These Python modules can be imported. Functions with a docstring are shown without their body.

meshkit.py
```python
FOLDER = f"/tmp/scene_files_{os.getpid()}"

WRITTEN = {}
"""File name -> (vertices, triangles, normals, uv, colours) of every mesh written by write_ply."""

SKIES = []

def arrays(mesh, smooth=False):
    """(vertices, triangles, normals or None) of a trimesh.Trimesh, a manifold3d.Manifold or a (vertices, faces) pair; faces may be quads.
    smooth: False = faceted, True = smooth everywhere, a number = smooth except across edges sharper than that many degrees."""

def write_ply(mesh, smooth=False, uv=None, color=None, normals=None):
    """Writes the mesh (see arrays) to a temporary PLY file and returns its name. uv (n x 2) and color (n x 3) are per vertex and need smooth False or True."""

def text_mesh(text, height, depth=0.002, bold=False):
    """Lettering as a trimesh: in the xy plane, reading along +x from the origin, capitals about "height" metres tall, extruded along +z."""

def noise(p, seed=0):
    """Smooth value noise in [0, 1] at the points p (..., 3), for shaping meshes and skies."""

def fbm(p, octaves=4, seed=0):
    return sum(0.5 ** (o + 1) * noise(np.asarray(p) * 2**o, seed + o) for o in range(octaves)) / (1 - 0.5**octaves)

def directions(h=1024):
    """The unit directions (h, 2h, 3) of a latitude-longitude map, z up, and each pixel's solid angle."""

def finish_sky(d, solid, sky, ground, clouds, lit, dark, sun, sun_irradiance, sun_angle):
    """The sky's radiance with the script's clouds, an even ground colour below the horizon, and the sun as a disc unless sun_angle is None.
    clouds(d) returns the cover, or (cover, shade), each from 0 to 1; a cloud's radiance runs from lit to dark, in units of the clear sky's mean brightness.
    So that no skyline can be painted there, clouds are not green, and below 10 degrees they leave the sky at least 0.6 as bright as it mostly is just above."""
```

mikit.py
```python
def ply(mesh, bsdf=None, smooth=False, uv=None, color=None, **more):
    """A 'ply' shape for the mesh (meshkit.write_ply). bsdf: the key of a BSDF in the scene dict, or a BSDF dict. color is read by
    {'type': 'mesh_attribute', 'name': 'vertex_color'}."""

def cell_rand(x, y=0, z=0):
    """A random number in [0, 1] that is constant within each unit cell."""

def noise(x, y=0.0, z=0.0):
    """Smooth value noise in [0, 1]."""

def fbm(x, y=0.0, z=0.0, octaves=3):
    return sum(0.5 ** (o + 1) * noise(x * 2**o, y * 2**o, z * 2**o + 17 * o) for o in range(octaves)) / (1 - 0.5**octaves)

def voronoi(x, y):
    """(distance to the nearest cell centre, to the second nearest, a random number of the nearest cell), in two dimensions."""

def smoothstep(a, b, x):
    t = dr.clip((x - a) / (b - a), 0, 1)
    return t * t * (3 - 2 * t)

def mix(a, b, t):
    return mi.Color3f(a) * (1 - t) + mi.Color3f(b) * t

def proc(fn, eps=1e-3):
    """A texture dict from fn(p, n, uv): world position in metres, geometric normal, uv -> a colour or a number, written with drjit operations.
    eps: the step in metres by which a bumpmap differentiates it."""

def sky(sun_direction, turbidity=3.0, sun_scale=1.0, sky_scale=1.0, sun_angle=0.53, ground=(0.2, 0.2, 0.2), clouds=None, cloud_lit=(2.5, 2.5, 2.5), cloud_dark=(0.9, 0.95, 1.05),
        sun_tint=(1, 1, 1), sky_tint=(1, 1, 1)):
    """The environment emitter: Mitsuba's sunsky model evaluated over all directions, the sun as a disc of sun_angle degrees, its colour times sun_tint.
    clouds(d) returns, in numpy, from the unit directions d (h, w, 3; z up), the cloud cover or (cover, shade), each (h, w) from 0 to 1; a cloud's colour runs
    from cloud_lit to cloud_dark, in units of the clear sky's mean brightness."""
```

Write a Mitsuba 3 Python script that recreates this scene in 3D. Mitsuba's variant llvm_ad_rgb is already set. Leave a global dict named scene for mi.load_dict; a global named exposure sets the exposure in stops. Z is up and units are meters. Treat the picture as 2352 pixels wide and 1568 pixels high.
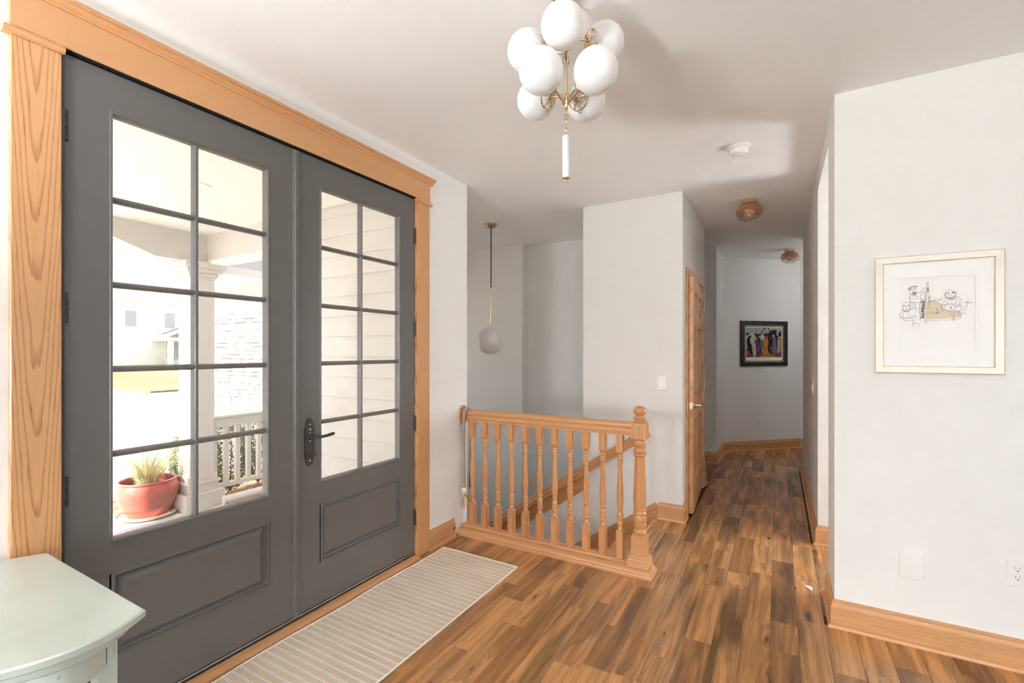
import math, random
import numpy as np, trimesh, shapely
from shapely.geometry import Polygon
import drjit as dr
import mitsuba as mi
import mikit, meshkit
from mikit import proc, noise, fbm, voronoi, smoothstep, mix, cell_rand, ply

random.seed(7)
RNG = np.random.default_rng(7)
T = mi.ScalarTransform4f
scene, labels = {}, {}

# ---------------------------------------------------------------- camera, sky, sun, exposure
YAW = .5201
H = 2.74
FWD = np.array([-math.sin(YAW), math.cos(YAW), 0])
scene['camera'] = {
    'type': 'perspective', 'fov': math.degrees(2 * math.atan(1176 / 1069.2)), 'fov_axis': 'x',
    'principal_point_offset_y': -(806.6 - 784) / 1568, 'near_clip': .05, 'far_clip': 400.0,
    'to_world': T().look_at(origin=[0, 0, 1.415], target=[FWD[0], FWD[1], 1.415], up=[0, 0, 1])}
exposure = 1.3
SUN = (-.04, -.84, .54)


def haze(d):
    return 0.72 + 0 * d[..., 2]


scene['sky'] = mikit.sky(SUN, turbidity=4, sun_scale=6.5, sky_scale=7.6, ground=(.42, .41, .39), clouds=haze,
                         cloud_lit=(1.0, .98, .96), cloud_dark=(.9, .9, .9), sky_tint=(1.0, .985, .965), sun_tint=(.93, .97, 1.05))

# unseen lamps: added fill globes behind the camera, ceiling globes lighting the hall (x, y, z, radius, radiance)
FILL_UPLIGHT = 130.0  # radiance of the added fill bowl lamp
UNSEEN_LAMPS = [(.25, -.6, 1.42, .25, 2.0, 'floor'), (-1.5, -2.8, 1.2, .28, 38.0, 'floor'), (2.6, -4.3, 1.5, .28, 20.0, 'floor'),
         (2.1, 4.3, 1.25, .32, 15.0, 'white globe light out of view beyond the doorway, placed to light the closet side and hall'), (1.0, 7.2, 2.3, .12, 6.0, 'white globe light out of view round the corner, placed to light the hall end')]

# ---------------------------------------------------------------- materials


def two(b):
    return {'type': 'twosided', 'bsdf': b}


def rgb(*c):
    return {'type': 'rgb', 'value': list(c)}


def pr(color, rough=.5, **k):
    c = color if isinstance(color, dict) else rgb(*color)
    return two({'type': 'principled', 'base_color': c, 'roughness': rough, **k})


M = {}


def mat(name, b):
    scene['m_' + name] = b
    M[name] = 'm_' + name


mat('wall', two({'type': 'diffuse', 'reflectance': rgb(.79, .785, .77)}))
mat('ceiling', two({'type': 'diffuse', 'reflectance': rgb(.87, .862, .85)}))
mat('white_plastic', pr((.85, .84, .82), .35))
mat('slot', pr((.05, .05, .05), .5))
mat('door', pr((.10, .095, .090), .36, specular=.5))
mat('seal', pr((.012, .012, .013), .6))
mat('bronze', pr((.05, .046, .042), .38, metallic=.4))
mat('aluminium', two({'type': 'roughconductor', 'material': 'Al', 'alpha': .3}))
mat('nickel', two({'type': 'roughconductor', 'material': 'Ag', 'alpha': .2, 'specular_reflectance': rgb(.74, .68, .58)}))
mat('brass', pr((.74, .60, .40), .24, metallic=1.0))
mat('dark_brass', pr((.40, .33, .23), .32, metallic=1.0))
mat('glass', {'type': 'thindielectric', 'int_ior': 1.5})
mat('opal', pr((.80, .80, .80), .08, specular=.5))
mat('black', pr((.005, .005, .005), .3))
mat('porch', pr((.60, .58, .555), .6))
mat('porch_white', pr((.76, .74, .71), .6))


def lap_bump(p, n, uv):
    return fbm(p.x * 9, p.y * 9, p.z * 120, 3) * .004


mat('siding', {'type': 'twosided', 'bsdf': {'type': 'bumpmap', 'arbitrary': {'type': 'proc', **{k: v for k, v in proc(lap_bump).items() if k != 'type'}}, 'scale': 1.0,
                                            'bsdf': {'type': 'principled', 'base_color': rgb(.555, .545, .53), 'roughness': .6}}})
mat('concrete', pr((.53, .54, .55), .8))
mat('asphalt', pr((.30, .30, .31), .9))
mat('house_white', pr((.80, .79, .77), .8))
mat('roof', pr((.22, .21, .21), .9))
mat('far_glass', pr((.42, .44, .48), .3))
mat('bark', pr((.20, .14, .10), .9))
mat('leaf', pr((.06, .10, .04), .6))
mat('dry_leaf', pr((.62, .55, .44), .8))
mat('grey_fur', pr((.30, .26, .235), .95, sheen=.6))
mat('pom', pr((.86, .85, .82), .95, sheen=.5))
mat('feather', pr((.75, .60, .40), .9))
mat('feather_brown', pr((.42, .20, .06), .9))
mat('paper', pr((.84, .84, .83), .7))
mat('mat_board', pr((.86, .86, .855), .7))
mat('ink', pr((.09, .07, .06), .7))
mat('wash', pr((.68, .58, .46), .8))
mat('champagne', pr((.62, .58, .51), .38, metallic=.35))
mat('tan_mat', pr((.34, .22, .11), .8))
mat('tray', pr((.02, .02, .02), .5))
mat('dirt', pr((.12, .08, .05), .95))
mat('filament', pr((.7, .45, .2), .3))


def lin(c):
    return [(v / 12.92 if v <= .04045 else ((v + .055) / 1.055) ** 2.4) for v in np.array(c) / 255.]


def oak(axis):
    """Flat-sawn oak, growth rings as cones about a pith beside the board; grain along the axis."""
    def fn(p, n, uv):
        if axis == 'z':
            l, a, b = p.z, p.y, p.x
        elif axis == 'x':
            l, a, b = p.x, p.z, p.y
        elif axis == 'y':
            l, a, b = p.y, p.z, p.x
        else:   # slope of the stair
            c, s = math.cos(.605), math.sin(.605)
            l, a, b = p.x * c + p.z * s, p.z * c - p.x * s, p.y
        o = 7.31
        wob = fbm(l * 1.3 + o, a * 9, b * 9, 3) - .5
        k, o2 = (3.3, .70) if axis == 'z' else (2.6, .35)
        cell = dr.floor(a * k + o2)
        ac = a - (cell + .5 - o2) / k + .03 * (noise(l * .6, cell * 3.1) - .5)
        r = dr.sqrt(dr.square(ac * 2.2) + .003)
        ring = r * (42 if axis == 'z' else 110) - l * (4.2 if axis == 'z' else 1.5) + wob * 1.5 + .55 * fbm(l * 8, a * 70, b * 70, 2) + 20
        t = ring - dr.floor(ring)
        late = smoothstep(.55, .93, t) * (1 - smoothstep(.95, 1.0, t))
        pores = noise(l * 14, a * 620, b * 620)
        pores = smoothstep(.62, .9, pores) * .55
        tone = fbm(l * .7, a * 5, b * 5 + 3, 2)
        c = mix((.64, .355, .175), (.52, .255, .105), tone)
        c = mix(c, (.30, .115, .035), dr.clip(late * (.55 if axis == 'z' else .36) + pores * (.30 + .55 * late), 0, 1))
        return c
    return fn


def oak_turned(p, n, uv):
    a, b, l = p.x, p.y, p.z
    g = fbm(a * 160 + .35 * l, b * 160, l * 1.1, 3)
    fine = noise(a * 620, b * 620, l * 9)
    tone = noise(dr.floor(a * 8.54 + .3) * 3.7, 1.5, l * .4)
    c = mix((.61, .315, .140), (.48, .215, .082), tone)
    return mix(c, (.30, .115, .035), dr.clip(smoothstep(.52, .72, g) * .42 + smoothstep(.65, .95, fine) * .32, 0, 1))


mat('oak_turned', pr(proc(oak_turned), .27, specular=.5))
for ax in 'xyzs':
    mat('oak_' + ax, pr(proc(oak(ax)), .3, specular=.45))


def plank_fn(p, n, uv):
    ident = dr.floor(uv.y)
    a = (uv.y - ident)                 # 0..1 across
    r1, r2, r3 = cell_rand(ident, 1), cell_rand(ident, 2), cell_rand(ident, 3)
    l = uv.x + r3 * 40
    aw = a * .1225
    # knots push the grain aside
    kd, ks, kr = voronoi(l * 1.7 + ident * 7.7, a * 1.1 + ident * 3.3)
    has = dr.select(kr > .80, 1.0, 0.0)
    push = has * dr.exp(-dr.square(kd / .17))
    warp = fbm(l * 1.1, aw * 9, ident * 3.7, 3) - .5
    w2 = fbm(l * 5, aw * 50, ident * 5.1, 2) - .5
    g = (aw - .06) * (20 + 60 * r2) + warp * 9 + w2 * .6 + push * 4.5 + l * .8 * (r1 - .5)
    t = g - dr.floor(g)
    line = smoothstep(.55, .97, t) * (1 - smoothstep(.97, 1.0, t))
    soft = .5 + .5 * dr.sin(g * 2.1 + r2 * 9)
    fibre = fbm(l * 6, aw * 700, ident * 1.7, 2)
    cloud = smoothstep(.42, .70, fbm(l * 1.3 + 3, aw * 12, ident * 2.9, 3))
    light, mid, dark = (.60, .300, .112), (.355, .158, .055), (.070, .036, .018)
    smoke = smoothstep(.40, .68, fbm(l * 2.4 + 9, aw * 20, ident * 4.3, 4))
    c = mix(light, mid, dr.clip(-.05 + r1 * 1.1 + .7 * (soft - .5) + 1.1 * (fbm(l * 1.5, aw * 30, ident * 6.1, 3) - .5), 0, 1))
    c = mix(c, dark, dr.clip(cloud * (.10 + .60 * r2) + smoke * .42 + smoothstep(.80, 1.0, r1) * .40, 0, .88))
    sap = smoothstep(.80, 1.0, a + .25 * warp) * dr.select(r3 > .72, 1.0, 0.0)
    c = mix(c, (.46, .30, .15), sap * .5)
    c = mix(c, dark, line * (.20 + .30 * cloud))
    speck = noise(l * 60, aw * 900, ident)
    c = c * (.74 + .36 * fibre + .16 * speck)
    ring = .5 + .5 * dr.sin(kd * 120 + w2 * 8)
    c = mix(c, mix((.44, .22, .075), dark, ring * .7), push * .55)
    core = has * (1 - smoothstep(.02, .06, kd + .05 * w2)) + has * .7 * smoothstep(.55, .75, fbm(l * 9, aw * 30, ident, 2)) * (1 - smoothstep(.08, .22, kd))
    return mix(c, (.030, .017, .011), dr.clip(core, 0, .9))


mat('plank', pr(proc(plank_fn), .27, specular=.4))
mat('underfloor', pr((.03, .016, .01), .6))


def rug_fn(p, n, uv):
    s = (p.y - 1.318) / .04
    t = s - dr.floor(s)
    thread = noise(p.x * 900, p.y * 900)
    weave = .88 + .24 * noise(p.x * 420, p.y * 300)
    band = fbm(p.x * 6, p.y * 22, 3, 2)
    tan = mix((.56, .43, .31), (.65, .53, .40), band)
    c = tan * weave
    edge = smoothstep(.03, .06, t) * (1 - smoothstep(.30, .33, t))       # white ribs with a dotted dark thread between
    c = mix(c, (.80, .77, .73), edge)
    dx = p.x * 105
    dash = smoothstep(.30, .40, dx - dr.floor(dx)) * smoothstep(.135, .15, t) * (1 - smoothstep(.20, .215, t))
    c = mix(c, (.10, .11, .16), dash * .85)
    return c


mat('rug', pr(proc(rug_fn), .95))
mat('rug_edge', pr((.76, .72, .66), .95))


def sage_fn(p, n, uv):
    v = fbm(p.x * 14, p.y * 3, p.z * 14, 3)
    c = mix((.50, .56, .49), (.58, .63, .565), v)
    chip = smoothstep(.70, .78, fbm(p.x * 60, p.y * 60, p.z * 60, 3)) * .5
    return mix(c, (.36, .31, .25), chip * smoothstep(.2, .9, 1 - dr.abs(n.z)))


mat('sage', pr(proc(sage_fn), .33, specular=.45))


def ombre_w(p, n, uv):
    return dr.clip(smoothstep(2.585, 2.665, p.z) * .92 + .05, 0, 1)


mat('ombre', {'type': 'blendbsdf', 'weight': proc(ombre_w), 'a': {'type': 'thindielectric', 'int_ior': 1.5},
              'b': two({'type': 'principled', 'base_color': rgb(.46, .235, .13), 'roughness': .16, 'metallic': .55})})


def stone_fn(p, n, uv):
    r = cell_rand(dr.floor(uv.x))
    v = fbm(p.x * 9, p.y * 9, p.z * 14, 3)
    return mix(mix((.58, .53, .46), (.70, .66, .60), r), (.42, .36, .29), v * .5)


mat('stone', pr(proc(stone_fn), .9))


def pot_fn(p, n, uv):
    v = fbm(p.x * 5 + 2, p.y * 5, p.z * 7, 3)
    return mix((.46, .10, .085), (.34, .11, .10), smoothstep(.4, .6, v))


mat('glaze', pr(proc(pot_fn), .12, specular=.6, clearcoat=.6))


def grass_fn(p, n, uv):
    v = fbm(p.x * .5, p.y * .5, 0, 3)
    w = noise(p.x * 30, p.y * 30)
    return mix((.085, .105, .05), (.17, .145, .11), v) * (.7 + .6 * w)


mat('lawn', pr(proc(grass_fn), .95))


def mulch_fn(p, n, uv):
    d, e, r = voronoi(p.x * 30, p.y * 30)
    return mix((.10, .06, .05), (.36, .26, .20), r)


mat('mulch', pr(proc(mulch_fn), .95))
mat('blade', pr((.40, .43, .26), .7))
mat('blade_dry', pr((.66, .58, .42), .7))

# ---------------------------------------------------------------- helpers


def key_for(name, parent=None):
    k = (parent + '__' if parent else '') + name
    if k not in USED:
        USED.add(k)
        return k
    i = 1
    while f'{k}_{i:03d}' in USED:
        i += 1
    k = f'{k}_{i:03d}'
    USED.add(k)
    return k


USED = set()


def obj(name, mesh, m, parent=None, smooth=False, label=None, **kw):
    k = key_for(name, parent)
    scene[k] = ply(mesh, M[m] if isinstance(m, str) else m, smooth, **kw)
    if label:
        labels[k] = {'label': label}
    return k


def put(name, d, parent=None):
    k = key_for(name, parent)
    scene[k] = d
    return k


def thing(name, label, cat, group=None):
    k = key_for(name)
    labels[k] = {'label': label, 'category': cat}
    if group:
        labels[k]['group'] = group
    return k


def tag(k, label, cat, group=None, kind=None):
    labels[k] = {'label': label, 'category': cat}
    if group:
        labels[k]['group'] = group
    if kind:
        labels[k]['kind'] = kind
    return k


def struct(name, mesh, m, label, smooth=False):
    k = obj(name, mesh, m, None, smooth)
    labels[k] = {'label': label, 'kind': 'structure'}
    return k


def struct_root(name, label):
    k = key_for(name)
    labels[k] = {'label': label, 'kind': 'structure'}
    return k


def cat(*ms):
    return trimesh.util.concatenate([m for m in ms if m is not None])


def box(x0, x1, y0, y1, z0, z1):
    m = trimesh.creation.box(extents=(x1 - x0, y1 - y0, z1 - z0))
    m.apply_translation(((x0 + x1) / 2, (y0 + y1) / 2, (z0 + z1) / 2))
    return m


def cbox(x0, x1, y0, y1, z0, z1, c=.003):
    """A box with chamfered edges."""
    P = []
    for a in (x0, x1):
        for b in (y0, y1):
            for d in (z0, z1):
                sx, sy, sz = (c if a == x0 else -c), (c if b == y0 else -c), (c if d == z0 else -c)
                P += [(a, b + sy, d + sz), (a + sx, b, d + sz), (a + sx, b + sy, d)]
    return trimesh.convex.convex_hull(np.array(P))


def prism(pts, z0, z1):
    m = trimesh.creation.extrude_polygon(Polygon(pts), z1 - z0, engine='earcut')
    m.apply_translation((0, 0, z0))
    return m


def sweep(profile, path, xdir=None, updir=(0, 0, 1), closed=False, caps=True):
    """profile (N, 2) in (side, up); path: 3-D points; flat polyline with mitred joints. side = right-hand of travel for up=z."""
    prof = np.asarray(profile, float)
    P = np.asarray(path, float)
    up = np.asarray(updir, float)
    n = len(P)
    rings = []
    dirs = [P[(i + 1) % n] - P[i] for i in range(n if closed else n - 1)]
    dirs = [d / np.linalg.norm(d) for d in dirs]
    for i in range(n):
        if closed:
            d0, d1 = dirs[i - 1], dirs[i]
        else:
            d0 = dirs[max(i - 1, 0)]
            d1 = dirs[min(i, n - 2)]
        s0, s1 = np.cross(d0, up), np.cross(d1, up)
        s0 /= np.linalg.norm(s0)
        s1 /= np.linalg.norm(s1)
        s = s0 + s1
        s /= np.linalg.norm(s)
        s = s / max(.2, np.dot(s, s0))
        u = np.cross(s0, d0) if xdir == 'tilt' else up
        rings.append(P[i] + prof[:, :1] * s + prof[:, 1:2] * u)
    V, F = np.vstack(rings), []
    k = len(prof)
    for i in range(n if closed else n - 1):
        a, b = i * k, ((i + 1) % n) * k
        for j in range(k):
            jj = (j + 1) % k
            F += [(a + j, a + jj, b + jj), (a + j, b + jj, b + j)]
    if caps and not closed:
        poly = Polygon(prof)
        try:
            v2, f2 = trimesh.creation.triangulate_polygon(poly, engine='earcut')
            tree = [int(np.argmin(((prof - q) ** 2).sum(1))) for q in v2]
            for f in f2:
                t = [tree[x] for x in f]
                F.append(tuple(t[::-1]))
                F.append(tuple((n - 1) * k + x for x in t))
        except Exception:
            pass
    m = trimesh.Trimesh(V, F, process=False)
    if m.volume < 0:
        m.invert()
    return m


def lathe(profile, seg=32, center=(0, 0, 0)):
    prof = np.asarray(profile, float)
    a = np.arange(seg) * 2 * math.pi / seg
    V, F = [], []
    k = len(prof)
    for r, z in prof:
        V.append(np.stack([r * np.cos(a), r * np.sin(a), np.full(seg, z)], 1))
    V = np.vstack(V)
    for i in range(k - 1):
        for j in range(seg):
            jj = (j + 1) % seg
            F += [(i * seg + j, i * seg + jj, (i + 1) * seg + jj), (i * seg + j, (i + 1) * seg + jj, (i + 1) * seg + j)]
    for i, sgn in ((0, -1), (k - 1, 1)):
        if prof[i, 0] > 1e-6:
            c = len(V)
            V = np.vstack([V, [[0, 0, prof[i, 1]]]])
            for j in range(seg):
                jj = (j + 1) % seg
                F.append((c, i * seg + j, i * seg + jj) if sgn > 0 else (c, i * seg + jj, i * seg + j))
    m = trimesh.Trimesh(V + np.asarray(center), F, process=False)
    if m.volume < 0:
        m.invert()
    return m


def tube(points, r, sides=8, caps=True):
    p = np.asarray(points, float)
    rr = np.broadcast_to(np.asarray(r, float), (len(p),))
    t = np.gradient(p, axis=0)
    t /= np.linalg.norm(t, axis=1, keepdims=True) + 1e-12
    ref = np.array([0, 0, 1.0]) if abs(t[0][2]) < .9 else np.array([1.0, 0, 0])
    A, B = [], []
    a = np.cross(t[0], ref)
    a /= np.linalg.norm(a)
    for i in range(len(p)):
        a = a - np.dot(a, t[i]) * t[i]
        a /= np.linalg.norm(a) + 1e-12
        A.append(a)
        B.append(np.cross(t[i], a))
    A, B = np.array(A), np.array(B)
    ang = np.arange(sides) * 2 * math.pi / sides
    V = p[:, None] + rr[:, None, None] * (np.cos(ang)[None, :, None] * A[:, None] + np.sin(ang)[None, :, None] * B[:, None])
    V = V.reshape(-1, 3)
    F = []
    for i in range(len(p) - 1):
        for j in range(sides):
            jj = (j + 1) % sides
            F += [(i * sides + j, i * sides + jj, (i + 1) * sides + jj), (i * sides + j, (i + 1) * sides + jj, (i + 1) * sides + j)]
    if caps:
        for j in range(1, sides - 1):
            F.append((0, j + 1, j))
            e = (len(p) - 1) * sides
            F.append((e, e + j, e + j + 1))
    m = trimesh.Trimesh(V, F, process=False)
    if m.volume < 0:
        m.invert()
    return m


def ellipsoid(c, rx, ry, rz, sub=3):
    m = trimesh.creation.icosphere(subdivisions=sub)
    m.apply_scale((rx, ry, rz))
    m.apply_translation(c)
    return m


def moved(m, x=0, y=0, z=0):
    m = m.copy()
    m.apply_translation((x, y, z))
    return m


def align(m, origin, zdir):
    """Turns the mesh's +z to zdir and moves it to origin."""
    m = m.copy()
    m.apply_transform(trimesh.geometry.align_vectors([0, 0, 1], zdir))
    m.apply_translation(origin)
    return m


def frame_mat(o, ex, ey, ez):
    A = np.eye(4)
    A[:3, 0], A[:3, 1], A[:3, 2], A[:3, 3] = ex, ey, ez, o
    return A


# ---------------------------------------------------------------- the setting: floor
XW = -2.16                                   # the front-door wall
PITCH = .1225


def row_x(k):
    return -.037 + PITCH * k


floor_k = struct('floor', cat(prism([(-2.3, -5), (4, -5), (4, 3.03), (-.897, 3.03), (-.897, 2.93), (-2.3, 2.93)], -.2, -.006),
                              prism([(-.897, 3.03), (4, 3.03), (4, 8.3), (-1.9, 8.3), (-1.9, 5.37), (-1.45, 5.37), (-1.45, 4.166), (-.69, 4.166), (-.69, 4.046), (-.897, 4.046)], -.2, -.006)),
                 'underfloor', 'dark hardwood plank floor of the entry hall')


def plank_mesh(x0, x1, y0, y1, ident, dz):
    g, b, zb = .0004, .0016, -.0075
    zt = dz
    X0, X1, Y0, Y1 = x0 + g, x1 - g, y0 + g, y1 - g
    v = [(X0, Y0, zb), (X1, Y0, zb), (X1, Y1, zb), (X0, Y1, zb),
         (X0, Y0, zt - .0014), (X1, Y0, zt - .0014), (X1, Y1, zt - .0014), (X0, Y1, zt - .0014),
         (X0 + b, Y0 + b, zt), (X1 - b, Y0 + b, zt), (X1 - b, Y1 - b, zt), (X0 + b, Y1 - b, zt)]
    f = []
    for a in range(4):
        c = (a + 1) % 4
        f += [(a, c, c + 4), (a, c + 4, a + 4), (a + 4, c + 4, c + 8), (a + 4, c + 8, a + 8)]
    f += [(8, 9, 10), (8, 10, 11)]
    v = np.array(v)
    uv = np.stack([v[:, 1], ident + np.clip((v[:, 0] - x0) / (x1 - x0), .01, .99)], 1)
    return trimesh.Trimesh(v, f, process=False), uv


SPECIAL = {-1: [3.535, 3.86], -2: [3.13, 3.30], -3: [3.05, 3.62], 0: [2.81, 3.62]}
ident = 0
for k in range(-18, 11):
    x0, x1 = row_x(k), row_x(k + 1)
    xm = (x0 + x1) / 2
    spans = []
    near = max(.55, (1.98 + .497 * xm) / .868 - .75)
    if xm < -.90:
        spans.append((near, 2.93))
    elif xm < -.70:
        spans.append((near, 4.03))
    elif xm < .25:
        spans.append((near, 8.3))
    else:
        spans.append((near, 2.905))
        if xm < .9:
            spans.append((3.0, 4.08) if xm < .37 else (3.05, 5.2))
            spans.append((6.46, 8.02))
    if -1.9 < xm < -.70:
        spans.append((5.36, 6.36))
    for ya, yb in spans:
        cuts, y = [ya], ya
        extra = [c for c in SPECIAL.get(k, []) if ya < c < yb]
        y += random.uniform(.15, .9)
        while y < yb - .12:
            if all(abs(y - c) > .1 for c in extra):
                cuts.append(y)
            y += random.choice([random.uniform(.3, .6), random.uniform(.55, 1.2)])
        cuts = sorted(cuts + extra) + [yb]
        for a, b in zip(cuts[:-1], cuts[1:]):
            ident += 1
            xa, xb = x0, x1
            if k == -18:
                xa = max(x0, XW - .02)
            m, uv = plank_mesh(xa, xb, a, b, ident, random.uniform(-.0003, .0003))
            obj('plank', m, 'plank', floor_k, uv=uv)
print('planks', ident)

# ---------------------------------------------------------------- walls and ceiling
struct('ceiling', prism([(-4.5, -5.1), (4.1, -5.1), (4.1, 8.6), (-4.5, 8.6), (-4.5, 3.049), (-2.3, 3.049), (-2.3, -5.1)] if False else
                        [(-2.32, -5.1), (4.12, -5.1), (4.12, 8.6), (-4.5, 8.6), (-4.5, 2.87), (-2.32, 2.87)], H, H + .12), 'ceiling', 'flat white ceiling')
DY0, DY1, DZ1 = .612, 2.456, 2.478           # rough opening of the double door
struct('wall_left', cat(box(XW - .16, XW, -5, DY0, -.3, H), box(XW - .16, XW, DY1, 3.049, -.3, H), box(XW - .16, XW, DY0, DY1, DZ1, H)), 'wall', 'white wall holding the double front door')
struct('wall_stair_front', box(-4.42, XW, 2.885, 3.049, -2.8, H), 'wall', 'wall on the street side of the stairwell')
struct('wall_stair_left', cat(box(-4.42, -4.3, 3.049, 3.4, -2.8, H), box(-4.42, -4.3, 4.8, 5.2, -2.8, H), box(-4.42, -4.3, 3.4, 4.8, -2.8, .3), box(-4.42, -4.3, 3.4, 4.8, 2.3, H)), 'wall', 'left end wall of the stairwell')
k = struct_root('window_5', 'stairwell window out of view at the left, lighting the back wall')  # out of view; lights the pendant and back wall from the left
obj('frame', cat(box(-4.39, -4.33, 3.4, 3.46, .3, 2.3), box(-4.39, -4.33, 4.74, 4.8, .3, 2.3), box(-4.39, -4.33, 3.46, 4.74, .3, .36), box(-4.39, -4.33, 3.46, 4.74, 2.24, 2.3)), 'white_plastic', k)
obj('pane', trimesh.Trimesh([(-4.36, 3.46, .36), (-4.36, 4.74, .36), (-4.36, 4.74, 2.24), (-4.36, 3.46, 2.24)], [(0, 1, 2), (0, 2, 3)], process=False), 'glass', k)
struct('wall_stair_back', cat(box(-4.42, -2.745, 5.045, 5.25, -2.8, H), box(-2.745, -1.45, 5.2, 5.35, -2.8, H)), 'wall', 'stepped back wall of the stairwell behind the pendant')
CF = 4.046                                   # front face of the closet block
struct('wall_closet_front', box(-1.562, -.69, CF, CF + .12, -2.8, H), 'wall', 'white wall with a light switch beside the closet door')
COY0, COY1, COZ = 4.235, 5.165, 2.075        # closet door opening
struct('wall_closet_side', cat(box(-.81, -.69, CF + .12, COY0, -.2, H), box(-.81, -.69, COY1, 5.37, -.2, H), box(-.81, -.69, COY0, COY1, COZ, H),
                               box(-1.562, -1.45, CF + .12, 5.37, -2.8, H), box(-1.45, -.81, 5.25, 5.37, -.2, H)), 'wall', 'hall wall around the oak closet door')
# the knee wall between the two flights, sloped top
SL = .691


def rail_z(x):
    return .681 + SL * (x + 1.113)


kn = [(-1.562, -2.8), (-1.562, rail_z(-1.562) - .10), (-3.6, rail_z(-3.6) - .10), (-3.6, -2.8)]
km = trimesh.creation.extrude_polygon(Polygon(kn), .12, engine='earcut')
km.apply_transform(trimesh.transformations.rotation_matrix(math.pi / 2, [1, 0, 0]))
km.apply_translation((0, CF + .12, 0))
struct('wall_stair_knee', km, 'wall', 'low sloping white wall beside the stairs')
struct('wall_alcove', cat(box(-1.9, -.68, 6.36, 6.5, -.2, H), box(-.83, -.68, 6.5, 7.15, -.2, H), box(-2.0, -1.9, 5.3, 6.5, -.2, H)), 'wall', 'wall corner part way down the hall')
e0, e1 = np.array([-.68, 7.15]), np.array([.27, 8.03])
ed = (e1 - e0) / np.linalg.norm(e1 - e0)
en = np.array([ed[1], -ed[0]])               # towards the camera
struct('wall_hall_end', prism([tuple(e0 - .1 * ed), tuple(e1 + .05 * ed), tuple(e1 + .05 * ed - .15 * en), tuple(e0 - .1 * ed - .15 * en)], -.2, H), 'wall', 'angled wall at the end of the hall with the dark framed picture')
struct('wall_hall_far', cat(box(.2, 1.6, 8.03, 8.15, -.2, H), box(1.5, 1.6, 6.4, 8.03, -.2, H)), 'wall', 'far wall past the end of the hall')
RY = 2.9114
OY0, OY1, OZ = 3.245, 4.08, 2.60
struct('wall_hall_right', cat(box(.25, .37, OY1, 6.45, -.2, H), box(.25, .37, OY0, OY1, OZ, H), box(.37, 3.4, 6.33, 6.45, -.2, H)), 'wall', 'right-hand wall of the hall with a doorway opening')
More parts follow.
